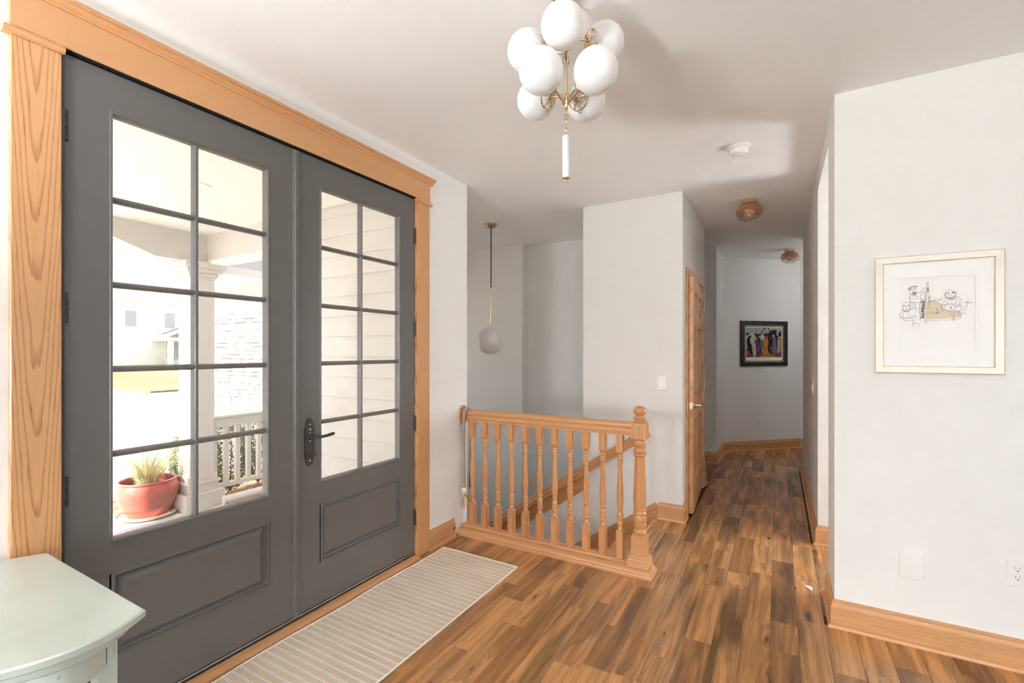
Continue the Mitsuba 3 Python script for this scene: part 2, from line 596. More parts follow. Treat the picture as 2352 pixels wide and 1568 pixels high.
struct('wall_right', cat(box(.25, 4, RY, RY + .12, -.2, H), box(.25, .37, RY + .12, OY0, -.2, H)), 'wall', 'white wall holding the line drawing')
struct('wall_side_room', cat(box(3.3, 3.4, RY + .12, 6.33, -.2, H)), 'wall', 'far wall of the room beyond the doorway')
struct('wall_back', box(-2.16, 4.0, -5.1, -5, -.2, H), 'wall', 'wall behind the camera')
# great-room window wall out of view on the right, placed to bring in sky light
struct('wall_window', cat(box(4.0, 4.12, -5.1, RY + .12, -.2, .25), box(4.0, 4.12, -5.1, RY + .12, 2.5, H),
                          *[box(4.0, 4.12, y - .06, y + .06, .25, 2.5) for y in (-5.0, -3.2, -1.4, .4, 2.2)], box(4.0, 4.12, 2.2, RY + .12, .25, 2.5)), 'wall', 'window wall of the great room, out of view, letting in sky light')
for i, y in enumerate((-5.0, -3.2, -1.4, .4)):
    k = struct_root(f'window_{i + 1}', 'tall window of the great room, out of view, lighting the entry')
    ring = [(y + .06, .25), (y + 1.74, .25), (y + 1.74, 2.5), (y + .06, 2.5)]
    obj('frame', cat(box(4.03, 4.09, y + .06, y + .12, .25, 2.5), box(4.03, 4.09, y + 1.68, y + 1.74, .25, 2.5), box(4.03, 4.09, y + .12, y + 1.68, .25, .31), box(4.03, 4.09, y + .12, y + 1.68, 2.44, 2.5)), 'white_plastic', k)
    pane = trimesh.Trimesh([(4.06, y + .12, .31), (4.06, y + 1.68, .31), (4.06, y + 1.68, 2.44), (4.06, y + .12, 2.44)], [(0, 2, 1), (0, 3, 2)], process=False)
    obj('pane', pane, 'glass', k)

# added fill lamp, out of view: a bowl throwing its light on the ceiling
k = thing('added_uplighter', 'added fill lamp with a brass bowl, unseen left behind the camera, brightening the ceiling', 'floor lamp')
x, y = -1.1, -.95
obj('base', lathe([(.14, 0), (.14, .015), (.02, .03), (0, .03)], 28, (x, y, 0)), 'brass', k, smooth=40)
obj('pole', lathe([(.012, .03), (.012, 1.24), (0, 1.24)], 16, (x, y, 0)), 'brass', k, smooth=40)
obj('bowl', lathe([(0, 1.235), (.10, 1.24), (.17, 1.29), (.20, 1.35), (.205, 1.35), (.175, 1.28), (.10, 1.225), (0, 1.215)][::-1], 32, (x, y, 0)), 'brass', k, smooth=40)
disc = lathe([(.17, 1.31), (0, 1.31)], 28, (x, y, 0))
if disc.face_normals[0][2] < 0:
    disc = trimesh.Trimesh(disc.vertices, disc.faces[:, ::-1], process=False)
obj('light', disc, 'opal', k, emitter={'type': 'area', 'radiance': rgb(FILL_UPLIGHT * .95, FILL_UPLIGHT * .985, FILL_UPLIGHT)})

# added fill globes behind the camera, and unseen ceiling globes that light the hall (their own light stays with them)
for i, (x, y, z, r, power, what) in enumerate(UNSEEN_LAMPS):
    if what == 'floor':
        k = thing('added_globe_lamp', ('added fill globe lamp, unseen to the right of the camera', 'added fill globe lamp, unseen behind the camera', 'added fill globe lamp, unseen by the great room windows')[i], 'floor lamp')
        obj('base', lathe([(.14, 0), (.14, .015), (.02, .03), (0, .03)], 28, (x, y, 0)), 'brass', k, smooth=40)
        obj('pole', lathe([(.012, .03), (.012, z - r + .01), (0, z - r + .01)], 16, (x, y, 0)), 'brass', k, smooth=40)
    else:
        k = thing('unseen_ceiling_globe', what, 'ceiling light')
        obj('stem', lathe([(.06, H - .001), (.06, H - .02), (.012, H - .03), (.012, z + r - .01), (0, z + r - .01)], 16, (x, y, 0)), 'brass', k, smooth=40)
    obj('globe', ellipsoid((x, y, z), r, r, r, 3), 'opal', k, smooth=True, emitter={'type': 'area', 'radiance': rgb(power * .97, power * .99, power)})

struct('floor_lower', box(-4.5, -.7, 2.85, 5.4, -2.9, -2.8), 'wall', 'floor at the foot of the stairs, out of view, shutting out light from below')  # out of view; closes the stairwell bottom against light leaking in
struct('wall_stair_under', cat(box(-.88, -.8, 3.03, CF, -2.8, -.2), box(-2.16, -.8, 2.935, 3.03, -2.8, -.03)), 'wall', 'wall below the railing, out of view, keeping stray light out of the stairwell')  # hidden under the floor edge, blocking light from outside

# ---------------------------------------------------------------- baseboards
BB = [(0, 0), (.030, 0), (.030, .007), (.027, .014), (.021, .019), (.0165, .021), (.0165, .094), (.0135, .0965), (.0135, .0995), (.0165, .102), (.0155, .108), (.012, .113), (.0095, .120),
      (.0085, .127), (.009, .131), (.007, .134), (.0065, .139), (0, .140)]


def baseboard(name, pts, label, axes):
    """pts: plan polyline with the wall on the left of travel; one entry per stretch, mitred."""
    P = [np.array(p + (0,), float) for p in pts]
    whole = sweep(BB, P)
    k = len(BB)
    V = np.array(whole.vertices)
    root = None
    for i in range(len(P) - 1):
        seg = np.vstack([V[i * k:(i + 1) * k], V[(i + 1) * k:(i + 2) * k]])
        F = []
        for j in range(k):
            jj = (j + 1) % k
            F += [(j, k + j, k + jj), (j, k + jj, jj)]
        v2, f2 = trimesh.creation.triangulate_polygon(Polygon(BB), engine='earcut')
        tr = [int(np.argmin(((np.array(BB) - q) ** 2).sum(1))) for q in v2]
        for f in f2:
            t = [tr[x] for x in f]
            F.append(tuple(t))
            F.append(tuple(k + x for x in t[::-1]))
        m = trimesh.Trimesh(seg, F, process=False)
        if m.volume < 0:
            m.invert()
        if root is None and len(P) > 2:
            root = struct_root(name, label)
        if len(P) > 2:
            obj('board', m, 'oak_' + axes[i], root, smooth=25)
        else:
            struct(name, m, 'oak_' + axes[i], label, smooth=25)


# side of the profile is to the right of travel
baseboard('baseboard_left', [(XW, 2.568), (XW, 2.872)], 'oak baseboard between the front door and the railing', 'y')
baseboard('baseboard_closet', [(-.885, CF), (-.69, CF), (-.69, COY0 - .062)], 'oak baseboard around the corner of the closet wall', 'xy')
baseboard('baseboard_closet_far', [(-.69, COY1 + .062), (-.69, 5.37), (-1.45, 5.37)], 'short oak baseboard past the closet door', 'yx')
baseboard('baseboard_alcove', [(-1.9, 6.36), (-.68, 6.36), (-.68, 7.15), (.27, 8.03), (1.4, 8.03)], 'oak baseboard along the end of the hall', 'xyxx')
baseboard('baseboard_hall', [(.37, 6.45), (.25, 6.45), (.25, OY1), (.37, OY1), (.37, 6.3)], 'oak baseboard along the right side of the hall', 'xyxy')
baseboard('baseboard_right', [(.37, RY + .13), (.37, OY0), (.25, OY0), (.25, RY), (4.0, RY)], 'oak baseboard under the line drawing, wrapping the wall corner', 'yxyx')

# ---------------------------------------------------------------- the front doors
XF = -2.14                                   # casing face
XD = -2.165                                  # door face
cas = struct_root('trim_1', 'wide oak casing around the dark double front door')
obj('side_casing', cbox(XW, XF, .496, .621, 0, 2.438, .003), 'oak_z', cas)
obj('side_casing', cbox(XW, XF, 2.440, 2.568, 0.004, 2.438, .003), 'oak_z', cas)
obj('head_board', cbox(XW, XF + .002, .494, 2.572, 2.4635, 2.590, .002), 'oak_y', cas)
fil = [(0, 2.438), (.024, 2.438), (.031, 2.442), (.034, 2.450), (.031, 2.458), (.024, 2.4635), (0, 2.4635)]
for ya, yb in ((.478, .627), (2.434, 2.586)):
    obj('fillet', sweep([(a, b) for a, b in fil], [(XW, yb, 0), (XW, ya, 0)][::-1]), 'oak_y', cas, smooth=30)
crown = [(0, 2.590), (.024, 2.590), (.026, 2.594), (.026, 2.598), (.031, 2.601), (.038, 2.606), (.041, 2.612), (.041, 2.614), (.052, 2.615), (.055, 2.620), (.052, 2.628), (.048, 2.630), (0, 2.630)]
cr = [(a - .022, b) for a, b in crown]
cr = [(max(a, 0), b) for a, b in cr]
obj('crown_mould', sweep(cr, [(XW, .492, 0), (XF + .002, .492, 0), (XF + .002, 2.574, 0), (XW, 2.574, 0)]) if False else
    sweep([(a, b) for a, b in crown], [(XW, .466, 0), (XW, 2.600, 0)]), 'oak_y', cas, smooth=30)
obj('jamb', cat(box(XW - .16, XF - .002, .613, .628, 0, 2.462), box(XW - .16, XD - .045, .613, .640, 0, 2.462)), 'seal', cas, label='black left jamb')
obj('jamb', cat(box(XW - .16, XF - .002, 2.4405, 2.452, 0.02, 2.462)), 'oak_z', cas)
obj('jamb', cat(box(XW - .16, XD - .045, 2.428, 2.441, 0, 2.462)), 'seal', cas, label='black right door stop')
obj('head_jamb', cat(box(XW - .16, XF - .003, .613, 2.44, 2.4625, 2.4770), box(XW - .16, XD - .045, .64, 2.428, 2.448, 2.4625)), 'seal', cas, label='black head jamb')
thr = struct_root('trim_2', 'threshold under the front doors')
obj('nosing', sweep([(0, 0), (.052, 0), (.050, .008), (.040, .016), (.024, .022), (.004, .024), (0, .024)], [(-2.162, .52, 0), (-2.162, 2.442, 0)]), 'oak_y', thr, smooth=30)
obj('sill', box(-2.32, -2.163, .628, 2.44, -.02, .034), 'seal', thr)
obj('sill_edge', sweep([(0, 0), (.012, 0), (.012, .006), (0, .008)], [(-2.178, .636, .034), (-2.178, 2.436, .034)]), 'aluminium', thr, smooth=20)


def panel_frame(y0, y1, z0, z1, depth):
    """Sunk moulding with a raised field, returned as rings of a rectangle (looking at +x)."""
    steps = [(0, 0), (.004, .004), (.007, .004), (.010, -.006), (.014, -.009), (.016, -.009), (.046, .0), (.048, .0)]
    return steps


def rect_rings(y0, y1, z0, z1, steps, x):
    V, F = [], []
    for s, d in steps:
        V += [(x + d, y0 + s, z0 + s), (x + d, y1 - s, z0 + s), (x + d, y1 - s, z1 - s), (x + d, y0 + s, z1 - s)]
    for i in range(len(steps) - 1):
        for j in range(4):
            a, b = i * 4 + j, i * 4 + (j + 1) % 4
            F += [(a, b, b + 4), (a, b + 4, a + 4)]
    e = (len(steps) - 1) * 4
    F += [(e, e + 1, e + 2), (e, e + 2, e + 3)]
    return trimesh.Trimesh(V, F, process=False)


GZ = [(.712, 1.012), (1.040, 1.334), (1.362, 1.654), (1.681, 1.974), (2.003, 2.297)]


def leaf(name, label, y0, y1, gy0, gy1, vm0, vm1, py0, py1):
    k = struct_root(name, label)
    z0, z1 = .046, 2.456
    t = .045
    xb = XD - t
    fo, pf = .012, (.583, .266)
    # stiles and rails around the light and the panel
    gz0, gz1 = .697, 2.315
    body = cat(box(xb, XD, y0, gy0 - fo, z0, z1), box(xb, XD, gy1 + fo + .016, y1, z0, z1), box(xb, XD, gy0 - fo, gy1 + fo + .016, gz1, z1),
               box(xb, XD, gy0 - fo, gy1 + fo + .016, pf[0], gz0), box(xb, XD, gy0 - fo, gy1 + fo + .016, z0, pf[1]))
    obj('leaf', body, 'door', k)
    pn = rect_rings(py0, py1, pf[1], pf[0], [(0, 0), (.003, .005), (.009, .005), (.012, -.004), (.015, -.013), (.020, -.015), (.044, -.001), (.046, .0)], XD)
    obj('raised_panel', cat(pn, box(xb, xb + .01, py0, py1, pf[1], pf[0])), 'door', k, smooth=20)
    # bead round the whole light
    ring = rect_rings(gy0 - fo, gy1 + fo + .016, gz0, gz1, [(0, 0), (.0025, .003), (.009, .003), (.012, -.004), (.015, -.018), (.0152, -.036)], XD)
    ring = trimesh.Trimesh(ring.vertices, ring.faces[:-2], process=False)
    obj('glazing_bead', ring, 'door', k, smooth=20)
    mun = [(-.012, -.036), (-.012, -.026), (-.0085, -.014), (-.004, -.0085), (.004, -.0085), (.0085, -.014), (.012, -.026), (.012, -.036)]
    yc = (vm0 + vm1) / 2
    zt0, zt1 = gz0 + .014, gz1 - .014
    V = [np.array([(XD + d, yc + s, z) for s, d in mun]) for z in (zt0, zt1)]

    def strip(a, b):
        n = len(a)
        F = []
        for j in range(n - 1):
            F += [(j, j + 1, n + j + 1), (j, n + j + 1, n + j)]
        F += [(n - 1, 0, n), (n - 1, n, 2 * n - 1)]
        return trimesh.Trimesh(np.vstack([a, b]), F, process=False)
    obj('muntin', strip(*V), 'door', k, smooth=30)
    cuts = [(.5 * (GZ[i][1] + GZ[i + 1][0])) for i in range(4)]
    for zc in cuts:
        V = [np.array([(XD + d, y, zc + s) for s, d in mun]) for y in (gy0, gy1 + .016 * 0 + .012)]
        obj('muntin', strip(*V), 'door', k, smooth=30)
    zs = [gz0 + .012] + cuts + [gz1 - .012]
    for i in range(5):
        for a, b in ((gy0 - .002, yc), (yc, gy1 + .016)):
            pm = trimesh.Trimesh([(XD - .028, a, zs[i]), (XD - .028, b, zs[i]), (XD - .028, b, zs[i + 1]), (XD - .028, a, zs[i + 1])], [(0, 1, 2), (0, 2, 3)], process=False)
            obj('pane', pm, 'glass', k)
    return k


d1 = leaf('door_1', 'left leaf of the dark grey double front door, hinged at the left', .634, 1.5465, .772, 1.362, 1.050, 1.081, .766, 1.388)
d2 = leaf('door_2', 'right leaf of the dark grey double front door, with the lever handle', 1.5535, 2.4345, 1.689, 2.272, 1.962, 1.998, 1.683, 2.305)
# astragal on the left leaf where the two meet
obj('astragal', sweep([(0, 0), (.036, 0), (.036, .008), (.033, .011), (.012, .011), (.009, .007), (.004, .007), (0, .004)], [(XD, 1.512, .046), (XD, 1.512, 2.452)], updir=(1, 0, 0)), 'door', d1, smooth=30)


def hinge(parent, y, z0, z1, m='bronze', x=None, r=.008):
    x = XD + .004 if x is None else x
    n = 5
    ps = []
    h = (z1 - z0) / n
    for i in range(n):
        ps.append(lathe([(r * .85, z0 + i * h + .0006), (r, z0 + i * h + .0016), (r, z0 + (i + 1) * h - .0016), (r * .85, z0 + (i + 1) * h - .0006)], 12, (x, y, 0)))
    ps.append(box(x - .012, x - .004, y - .012, y + .012, z0, z1))
    obj('hinge', cat(*ps), m, parent, smooth=40)


for z0, z1 in ((2.150, 2.258), (1.516, 1.620), (.869, .976), (.226, .335)):
    hinge(d1, .634, z0, z1)
    hinge(d2, 2.4375, z0, z1)


def lever_plate(parent):
    yc, z0, z1, w = 1.610, .806, 1.062, .029
    pts = []
    for s in (1, -1):
        prof = [(1.0, .73), (1.0, .80), (.88, .815), (.80, .85), (.74, .90), (.55, .955), (.28, .99), (0, 1.0)]
        side = [(yc + w * a * s, z0 + (z1 - z0) * b) for a, b in prof]
        pts += side if s == 1 else side[::-1]
    low = []
    for s in (-1, 1):
        prof = [(1.0, .27), (1.0, .20), (.88, .185), (.80, .15), (.74, .10), (.55, .045), (.28, .01), (0, 0)]
        side = [(yc + w * a * s, z0 + (z1 - z0) * b) for a, b in prof]
        low += side if s == -1 else side[::-1]
    poly = Polygon(pts + low).buffer(0)
    m = trimesh.creation.extrude_polygon(poly, .006, engine='earcut')
    top = trimesh.creation.extrude_polygon(poly.buffer(-.003), .003, engine='earcut')
    top.apply_translation((0, 0, .006))
    m = cat(m, top)
    m.apply_transform(frame_mat((XD, 0, 0), (0, 1, 0), (0, 0, 1), (1, 0, 0)))
    pk = obj('escutcheon', m, 'bronze', parent)
    zc = .962
    lev = cat(lathe([(.013, 0), (.013, .012), (.010, .016), (.009, .046), (0, .046)], 20).apply_transform(trimesh.geometry.align_vectors([0, 0, 1], [1, 0, 0])).apply_translation((XD + .008, yc, zc)),
              tube([(XD + .046, yc - .004, zc), (XD + .050, yc + .012, zc + .001), (XD + .050, yc + .04, zc - .002), (XD + .048, yc + .08, zc - .001), (XD + .046, yc + .115, zc + .003), (XD + .045, yc + .126, zc + .004)],
                   [.008, .0085, .0078, .0085, .009, .005], 12))
    obj('lever', lev, 'bronze', pk, smooth=50)
    zt = .868
    tt = cat(lathe([(.010, 0), (.010, .006), (.006, .010), (.006, .02), (0, .02)], 16).apply_transform(trimesh.geometry.align_vectors([0, 0, 1], [1, 0, 0])).apply_translation((XD + .008, yc, zt)),
             tube([(XD + .026, yc - .012, zt - .001), (XD + .027, yc, zt), (XD + .027, yc + .016, zt + .003), (XD + .026, yc + .022, zt + .003)], [.004, .006, .0075, .004], 10))
    obj('thumb_turn', tt, 'bronze', pk, smooth=50)
    for z in (z0 + .03, z1 - .035, zc + .022, zc - .022):
        obj('screw', ellipsoid((XD + .0092, yc, z), .0015, .004, .004, 1), 'aluminium', pk)
    obj('brass_tag', box(XD + .009, XD + .0098, yc - .008, yc + .009, z1 - .062, z1 - .057), 'brass', pk, label='small brass strip')


lever_plate(d2)
k = thing('door_bumper', 'small dark round bumper on the baseboard left of the railing', 'bumper')
obj('base', align(lathe([(.011, 0), (.011, .003), (.006, .006), (0, .006)], 16), (XW + .0165, 2.859, .066), [1, 0, 0]), 'bronze', k, smooth=40)
obj('tip', align(lathe([(.006, .004), (.007, .012), (.0045, .016), (0, .017)], 16), (XW + .0165, 2.859, .066), [1, 0, 0]), 'nickel', k, smooth=40)

# ---------------------------------------------------------------- stairs and railing
st = struct_root('staircase', 'stairs going down behind the railing')
obj('landing_edge', cbox(-.925, -.896, 3.05, CF - .02, -.03, -.0005, .006), 'oak_y', st)
for i in range(9):
    x1 = -.918 - .262 * i
    z = -.181 * (i + 1)
    obj('tread', cbox(x1 - .285, x1, 3.05, CF - .001, z - .027, z, .006), 'oak_y', st)
    obj('riser', box(x1 - .018, x1, 3.05, CF - .001, z, z + .155), 'wall', st)
# skirt board down the closet wall, handrail and cap board on the sloping wall
c_, s_ = math.cos(math.atan(SL)), math.sin(math.atan(SL))
sk = [(-.885, .140), (-.885, -.16), (-3.3, -.16 - SL * 2.415), (-3.3, .14 - SL * 2.415)]


def wallboard(pts, y0, y1):
    m = trimesh.creation.extrude_polygon(Polygon(pts), y1 - y0, engine='earcut')
    m.apply_transform(trimesh.transformations.rotation_matrix(math.pi / 2, [1, 0, 0]))
    m.apply_translation((0, y1, 0))
    return m


skirt = struct_root('trim_3', 'oak skirt board running down the wall beside the stairs')
obj('board', wallboard([(-.885, .10), (-.885, -.19), (-3.3, -.19 - SL * 2.415), (-3.3, .10 - SL * 2.415)], CF - .016, CF), 'oak_s', skirt)
top = [(0, .10), (.0165, .10), (.0155, .108), (.012, .113), (.0095, .120), (.0085, .127), (.007, .134), (.0065, .139), (0, .140)]
obj('cap_mould', sweep([(a, (b - .10) * .95 + .002) for a, b in top], [(-3.3, CF, .10 - SL * 2.415), (-.885, CF, .10)], xdir='tilt'), 'oak_s', skirt, smooth=25)
hr = thing('stair_handrail', 'sloping oak handrail and moulded board on the stair wall behind the balusters', 'handrail')
hp = [(.040, 0), (.096, 0), (.098, .010), (.092, .016), (.092, .028), (.097, .034), (.097, .040), (.090, .047), (.090, .060), (.085, .071), (.072, .078), (.055, .078), (.042, .071), (.036, .060), (.036, .047), (.030, .040), (.030, .034), (.035, .028), (.035, .016), (.029, .010), (.031, 0)]


def on_rail(x, dz=0):
    return (x, CF, rail_z(x) + dz)


obj('rail', sweep([(a - .02, b - .0) for a, b in hp], [on_rail(-3.5, -.098), on_rail(-.945, -.098)], xdir='tilt'), 'oak_s', hr, smooth=25)
bp = [(0, -.125), (.017, -.125), (.019, -.118), (.017, -.111), (.012, -.108), (.012, -.045), (.016, -.040), (.019, -.030), (.017, -.022), (.013, -.018), (.013, 0), (0, 0)]
obj('cap_board', sweep(bp, [on_rail(-3.5, -.085), on_rail(-1.562, -.085)], xdir='tilt'), 'oak_s', hr, smooth=25)

ra = thing('stair_railing', 'turned oak railing with newel post guarding the stair opening', 'railing')
YR = 3.0
base = [(0, 0), (.128, 0), (.130, .006), (.130, .016), (.126, .022), (.116, .026), (.112, .033), (.104, .040), (.096, .044), (.088, .046), (.088, .048), (0, .048)]
# moulded plinth: front run and mitred return past the newel
bl = [(XW + .0005, 3.03, 0), (-.805, 3.03, 0), (-.805, 3.066, 0)]
obj('base_mould', sweep(base, bl), 'oak_x', ra, smooth=25)
obj('base_fill', box(-.86, -.72, 2.96, 3.066, .001, .0475), 'oak_x', ra)
shoe = [(-.032, 0), (.032, 0), (.036, .005), (.037, .012), (.032, .018), (.027, .020), (-.027, .020), (-.032, .018), (-.037, .012), (-.036, .005)]
obj('bottom_rail', sweep([(a, b + .048) for a, b in shoe], [(XW + .001, YR - .005, 0), (-.825, YR - .005, 0)]), 'oak_x', ra, smooth=30)
half = [(.022, 0), (.0235, .012), (.020, .014), (.020, .017), (.029, .020), (.0305, .028), (.030, .046), (.0235, .050), (.0235, .053), (.031, .056), (.033, .062), (.032, .070), (.028, .079), (.020, .086), (.008, .090)]
rail = [(-.022, 0)] + half + [(-a, b) for a, b in half[::-1]][:-1]
obj('handrail', sweep([(a, b + .872) for a, b in rail], [(XW + .012, YR - .005, 0), (-.818, YR - .005, 0)]), 'oak_x', ra, smooth=30)
ros = lathe([(.0805, 0), (.0805, .006), (.076, .012), (.068, .014), (0, .014)], 40)
ros.apply_scale((1, .73, 1))
ros.apply_transform(frame_mat((XW + .0005, 2.990, .914), (0, 0, 1), (0, 1, 0), (-1, 0, 0)))
ros.apply_translation((0, 0, 0))
ros.apply_transform(trimesh.transformations.scale_matrix(1))
V = ros.vertices.copy()
V[:, 0] = 2 * (XW + .0005) - V[:, 0]
ros = trimesh.Trimesh(V, ros.faces[:, ::-1], process=False)
obj('rosette', ros, 'oak_z', ra, smooth=35)


def turned(prof, seg=22):
    return lathe(prof, seg)


def sq_block(h0, h1, w, c0, c1, r0=.6, r1=.6):
    """Square block from h0 to h1; at either end cut back to a circle-like octagon over c."""
    hw = w / 2
    rings = []
    for z, q in ((h0, r0 if c0 else 1), (h0 + c0, 1), (h1 - c1, 1), (h1, r1 if c1 else 1)):
        rings.append([(sx * hw * q, sy * hw * q, z) for sx, sy in ((-1, -1), (1, -1), (1, 1), (-1, 1))])
    return trimesh.convex.convex_hull(np.array(rings).reshape(-1, 3))


BAL = [(.0125, .2505), (.0165, .2525), (.0185, .258), (.0170, .264), (.0150, .270), (.0145, .280), (.0165, .288), (.0195, .293), (.0200, .298), (.0175, .303),
       (.0185, .306), (.0195, .315), (.0195, .335), (.0185, .341), (.0170, .343), (.0195, .347), (.0200, .352), (.0180, .357), (.0145, .362), (.0140, .370), (.0165, .379), (.0180, .383),
       (.0160, .388), (.0172, .400), (.0205, .430), (.0215, .450), (.0205, .480), (.0178, .540), (.0150, .600), (.0132, .650), (.0130, .677), (.0150, .681), (.0185, .686), (.0185, .691), (.0155, .696),
       (.0165, .700), (.0178, .708), (.0165, .716), (.0150, .719), (.0185, .724), (.0190, .729), (.0165, .734), (.0140, .738), (.0150, .745), (.0160, .750)]
bal_top = sq_block(.748, .876, .044, .012, 0, .62, 1)
bal_bot = sq_block(.066, .2515, .044, 0, .008, 1, .72)
bal_turn = turned(BAL)
bal = cat(bal_top, bal_bot, bal_turn)
for i in range(11):
    x = -2.071 + i * .1171
    obj('baluster', moved(bal, x, YR - .005, 0), 'oak_turned', ra, smooth=32)
NX, NY = -.775, 3.01
NEW = [(.030, .243), (.036, .246), (.0405, .252), (.041, .262), (.036, .270), (.0345, .280), (.038, .292), (.0415, .300), (.0415, .308), (.037, .315), (.0385, .318), (.0415, .330), (.0415, .352), (.038, .360),
       (.0365, .364), (.041, .371), (.0415, .380), (.037, .388), (.0365, .393), (.041, .398), (.0405, .406), (.0355, .410), (.0385, .430), (.041, .455), (.0412, .480), (.039, .540), (.0355, .620), (.032, .700), (.0312, .738),
       (.034, .742), (.040, .747), (.041, .754), (.036, .760), (.037, .764), (.041, .770), (.041, .776), (.0355, .784), (.034, .792), (.0355, .800), (.0365, .806), (.041, .812), (.041, .819), (.036, .826), (.037, .832), (.035, .846)]
nw = obj('newel_post', cat(moved(sq_block(.05, .246, .090, 0, .008, 1, .72), NX, NY, 0), lathe(NEW, 32, (NX, NY, 0)), moved(sq_block(.842, .968, .090, .014, .012, .72, .68), NX, NY, 0)), 'oak_turned', ra, smooth=32)
BALLP = [(.030, .964), (.040, .967), (.0405, .976), (.035, .980), (.0405, .983), (.0385, .989), (.029, .993), (.0275, .999), (.028, 1.003), (.034, 1.010), (.039, 1.020), (.0412, 1.031), (.039, 1.043), (.032, 1.053), (.020, 1.060), (.008, 1.063), (0, 1.0635)]
obj('ball_finial', lathe(BALLP, 32, (NX, NY, 0)), 'oak_turned', nw, smooth=50)
cl = [(.0, .048), (.064, .048), (.064, .088), (.060, .092), (.060, .096), (.054, .102), (.050, .110), (.045, .110), (0, .110)]
ps = [(NX - .0, NY - .0, 0)]
pl = []
for z0, z1, a0, a1 in ((.048, .088, .066, .066), (.088, .092, .066, .062), (.092, .097, .062, .061), (.097, .108, .061, .049), (.108, .112, .049, .047)):
    pl.append(trimesh.convex.convex_hull(np.array([(NX + sx * a, NY - .006 + sy * a * (1.0), z) for z, a in ((z0, a0), (z1, a1)) for sx in (-1, 1) for sy in (-1, 1)])))
obj('plinth', cat(*pl), 'oak_x', nw)
obj('screw_hole', align(lathe([(.0045, 0), (.0045, .0006), (0, .0006)], 14), (NX - .002, NY - .0451, .925), [0, -1, 0]), 'slot', nw)

# feather toy draped over the rail end, and the thin black cord behind
ft = thing('feather_toy', 'grey fluffy feather toy draped over the wall end of the railing', 'cat toy')
pth = [(-2.098, 2.998, .967), (-2.103, 2.972, .975), (-2.108, 2.950, .960), (-2.110, 2.940, .92), (-2.112, 2.938, .87), (-2.114, 2.938, .75), (-2.113, 2.940, .60), (-2.113, 2.941, .45), (-2.113, 2.942, .36)]
pp = []
for a, b in zip(pth[:-1], pth[1:]):
    n = max(2, int(np.linalg.norm(np.array(b) - a) / .012))
    pp += [tuple(np.array(a) + (np.array(b) - a) * t) for t in np.linspace(0, 1, n, endpoint=False)]
pp.append(pth[-1])
boa = tube(pp, .0125, 10)
fz = []
for p in pp:
    for _ in range(26):
        d = RNG.normal(size=3)
        d /= np.linalg.norm(d)
        q = np.array(p) + d * .009
        e = d * .0075 + RNG.normal(size=3) * .002
        s = np.cross(d, RNG.normal(size=3))
        s = s / np.linalg.norm(s) * .0016
        fz.append(trimesh.Trimesh([q - s, q + s, q + e], [(0, 1, 2)], process=False))
obj('boa', cat(boa, *fz), 'grey_fur', ft, smooth=False)
pm = ellipsoid((-2.113, 2.943, .345), .022, .022, .022, 3)
pm.vertices += pm.vertex_normals * (RNG.uniform(-.002, .003, (len(pm.vertices), 1)))
obj('pompom', pm, 'pom', ft, smooth=True)
fe = []
for i in range(26):
    a = RNG.uniform(-1.2, 1.2)
    ln = RNG.uniform(.07, .135)
    o = np.array((-2.113, 2.943, .33))
    d = np.array((.35 * math.sin(a) + .1, -.55 * math.sin(a * 1.3), -1.0))
    d /= np.linalg.norm(d)
    w = np.array((0.5, .6, 0)) * RNG.uniform(.0012, .003)
    mid = o + d * ln * .5 + RNG.normal(size=3) * .006
    tip = o + d * ln + np.array((.02 * math.sin(a), -.02 * math.sin(a), .01))
    fe.append(trimesh.Trimesh([o - w * .3, o + w * .3, mid - w, mid + w, tip], [(0, 1, 3), (0, 3, 2), (2, 3, 4)], process=False))
obj('feather_tuft', cat(*fe), 'feather', ft)
fe = []
for a, ln in ((.75, .10), (.15, .125), (-.1, .11)):
    o = np.array((-2.108, 2.940, .325))
    d = np.array((math.sin(a), -.25 * math.cos(a), -math.cos(a)))
    n = np.array((.3, .9, 0))
    w = np.cross(d, n)
    w = w / np.linalg.norm(w)
    ring = [o, o + d * ln * .25 + w * .008, o + d * ln * .6 + w * .010, o + d * ln * .9 + w * .006, o + d * ln, o + d * ln * .9 - w * .006, o + d * ln * .6 - w * .010, o + d * ln * .25 - w * .008]
    fe.append(trimesh.Trimesh(ring, [(0, i, i + 1) for i in range(1, 7)], process=False))
obj('brown_feather', cat(*fe), 'feather_brown', ft)
wc = thing('hanging_cord', 'thin black cord with a black grip hanging behind the first baluster', 'cord')
obj('cord', tube([(-2.120, 3.037, .88), (-2.121, 3.037, .7), (-2.1225, 3.036, .47)], .0026, 8), 'black', wc, smooth=50)
obj('grip', tube([(-2.122, 3.036, .475), (-2.122, 3.036, .46), (-2.122, 3.036, .40), (-2.120, 3.034, .345), (-2.119, 3.033, .335)], [.004, .0075, .0082, .0075, .004], 10), 'black', wc, smooth=50)

# ---------------------------------------------------------------- closet door in the hall
tc = struct_root('trim_4', 'oak casing around the closet door')
XC = -.69
cp = [(0, 0), (.057, 0), (.057, .010), (.050, .012), (.044, .016), (.018, .017), (.012, .013), (.006, .010), (0, .009)]
obj('side_casing', cbox(XC, XC + .017, COY0 - .060, COY0 + .004, 0, COZ + .06, .003), 'oak_z', tc)
obj('side_casing', cbox(XC, XC + .017, COY1 - .004, COY1 + .060, 0, COZ + .06, .003), 'oak_z', tc)
obj('head_casing', cbox(XC, XC + .0175, COY0 + .004, COY1 - .004, COZ - .004, COZ + .06, .003), 'oak_y', tc)
obj('jamb', cat(box(XC - .12, XC, COY0 - .001, COY0 + .012, 0, COZ), box(XC - .12, XC, COY1 - .012, COY1 + .001, 0, COZ), box(XC - .12, XC, COY0, COY1, COZ - .012, COZ + .001)), 'oak_z', tc)
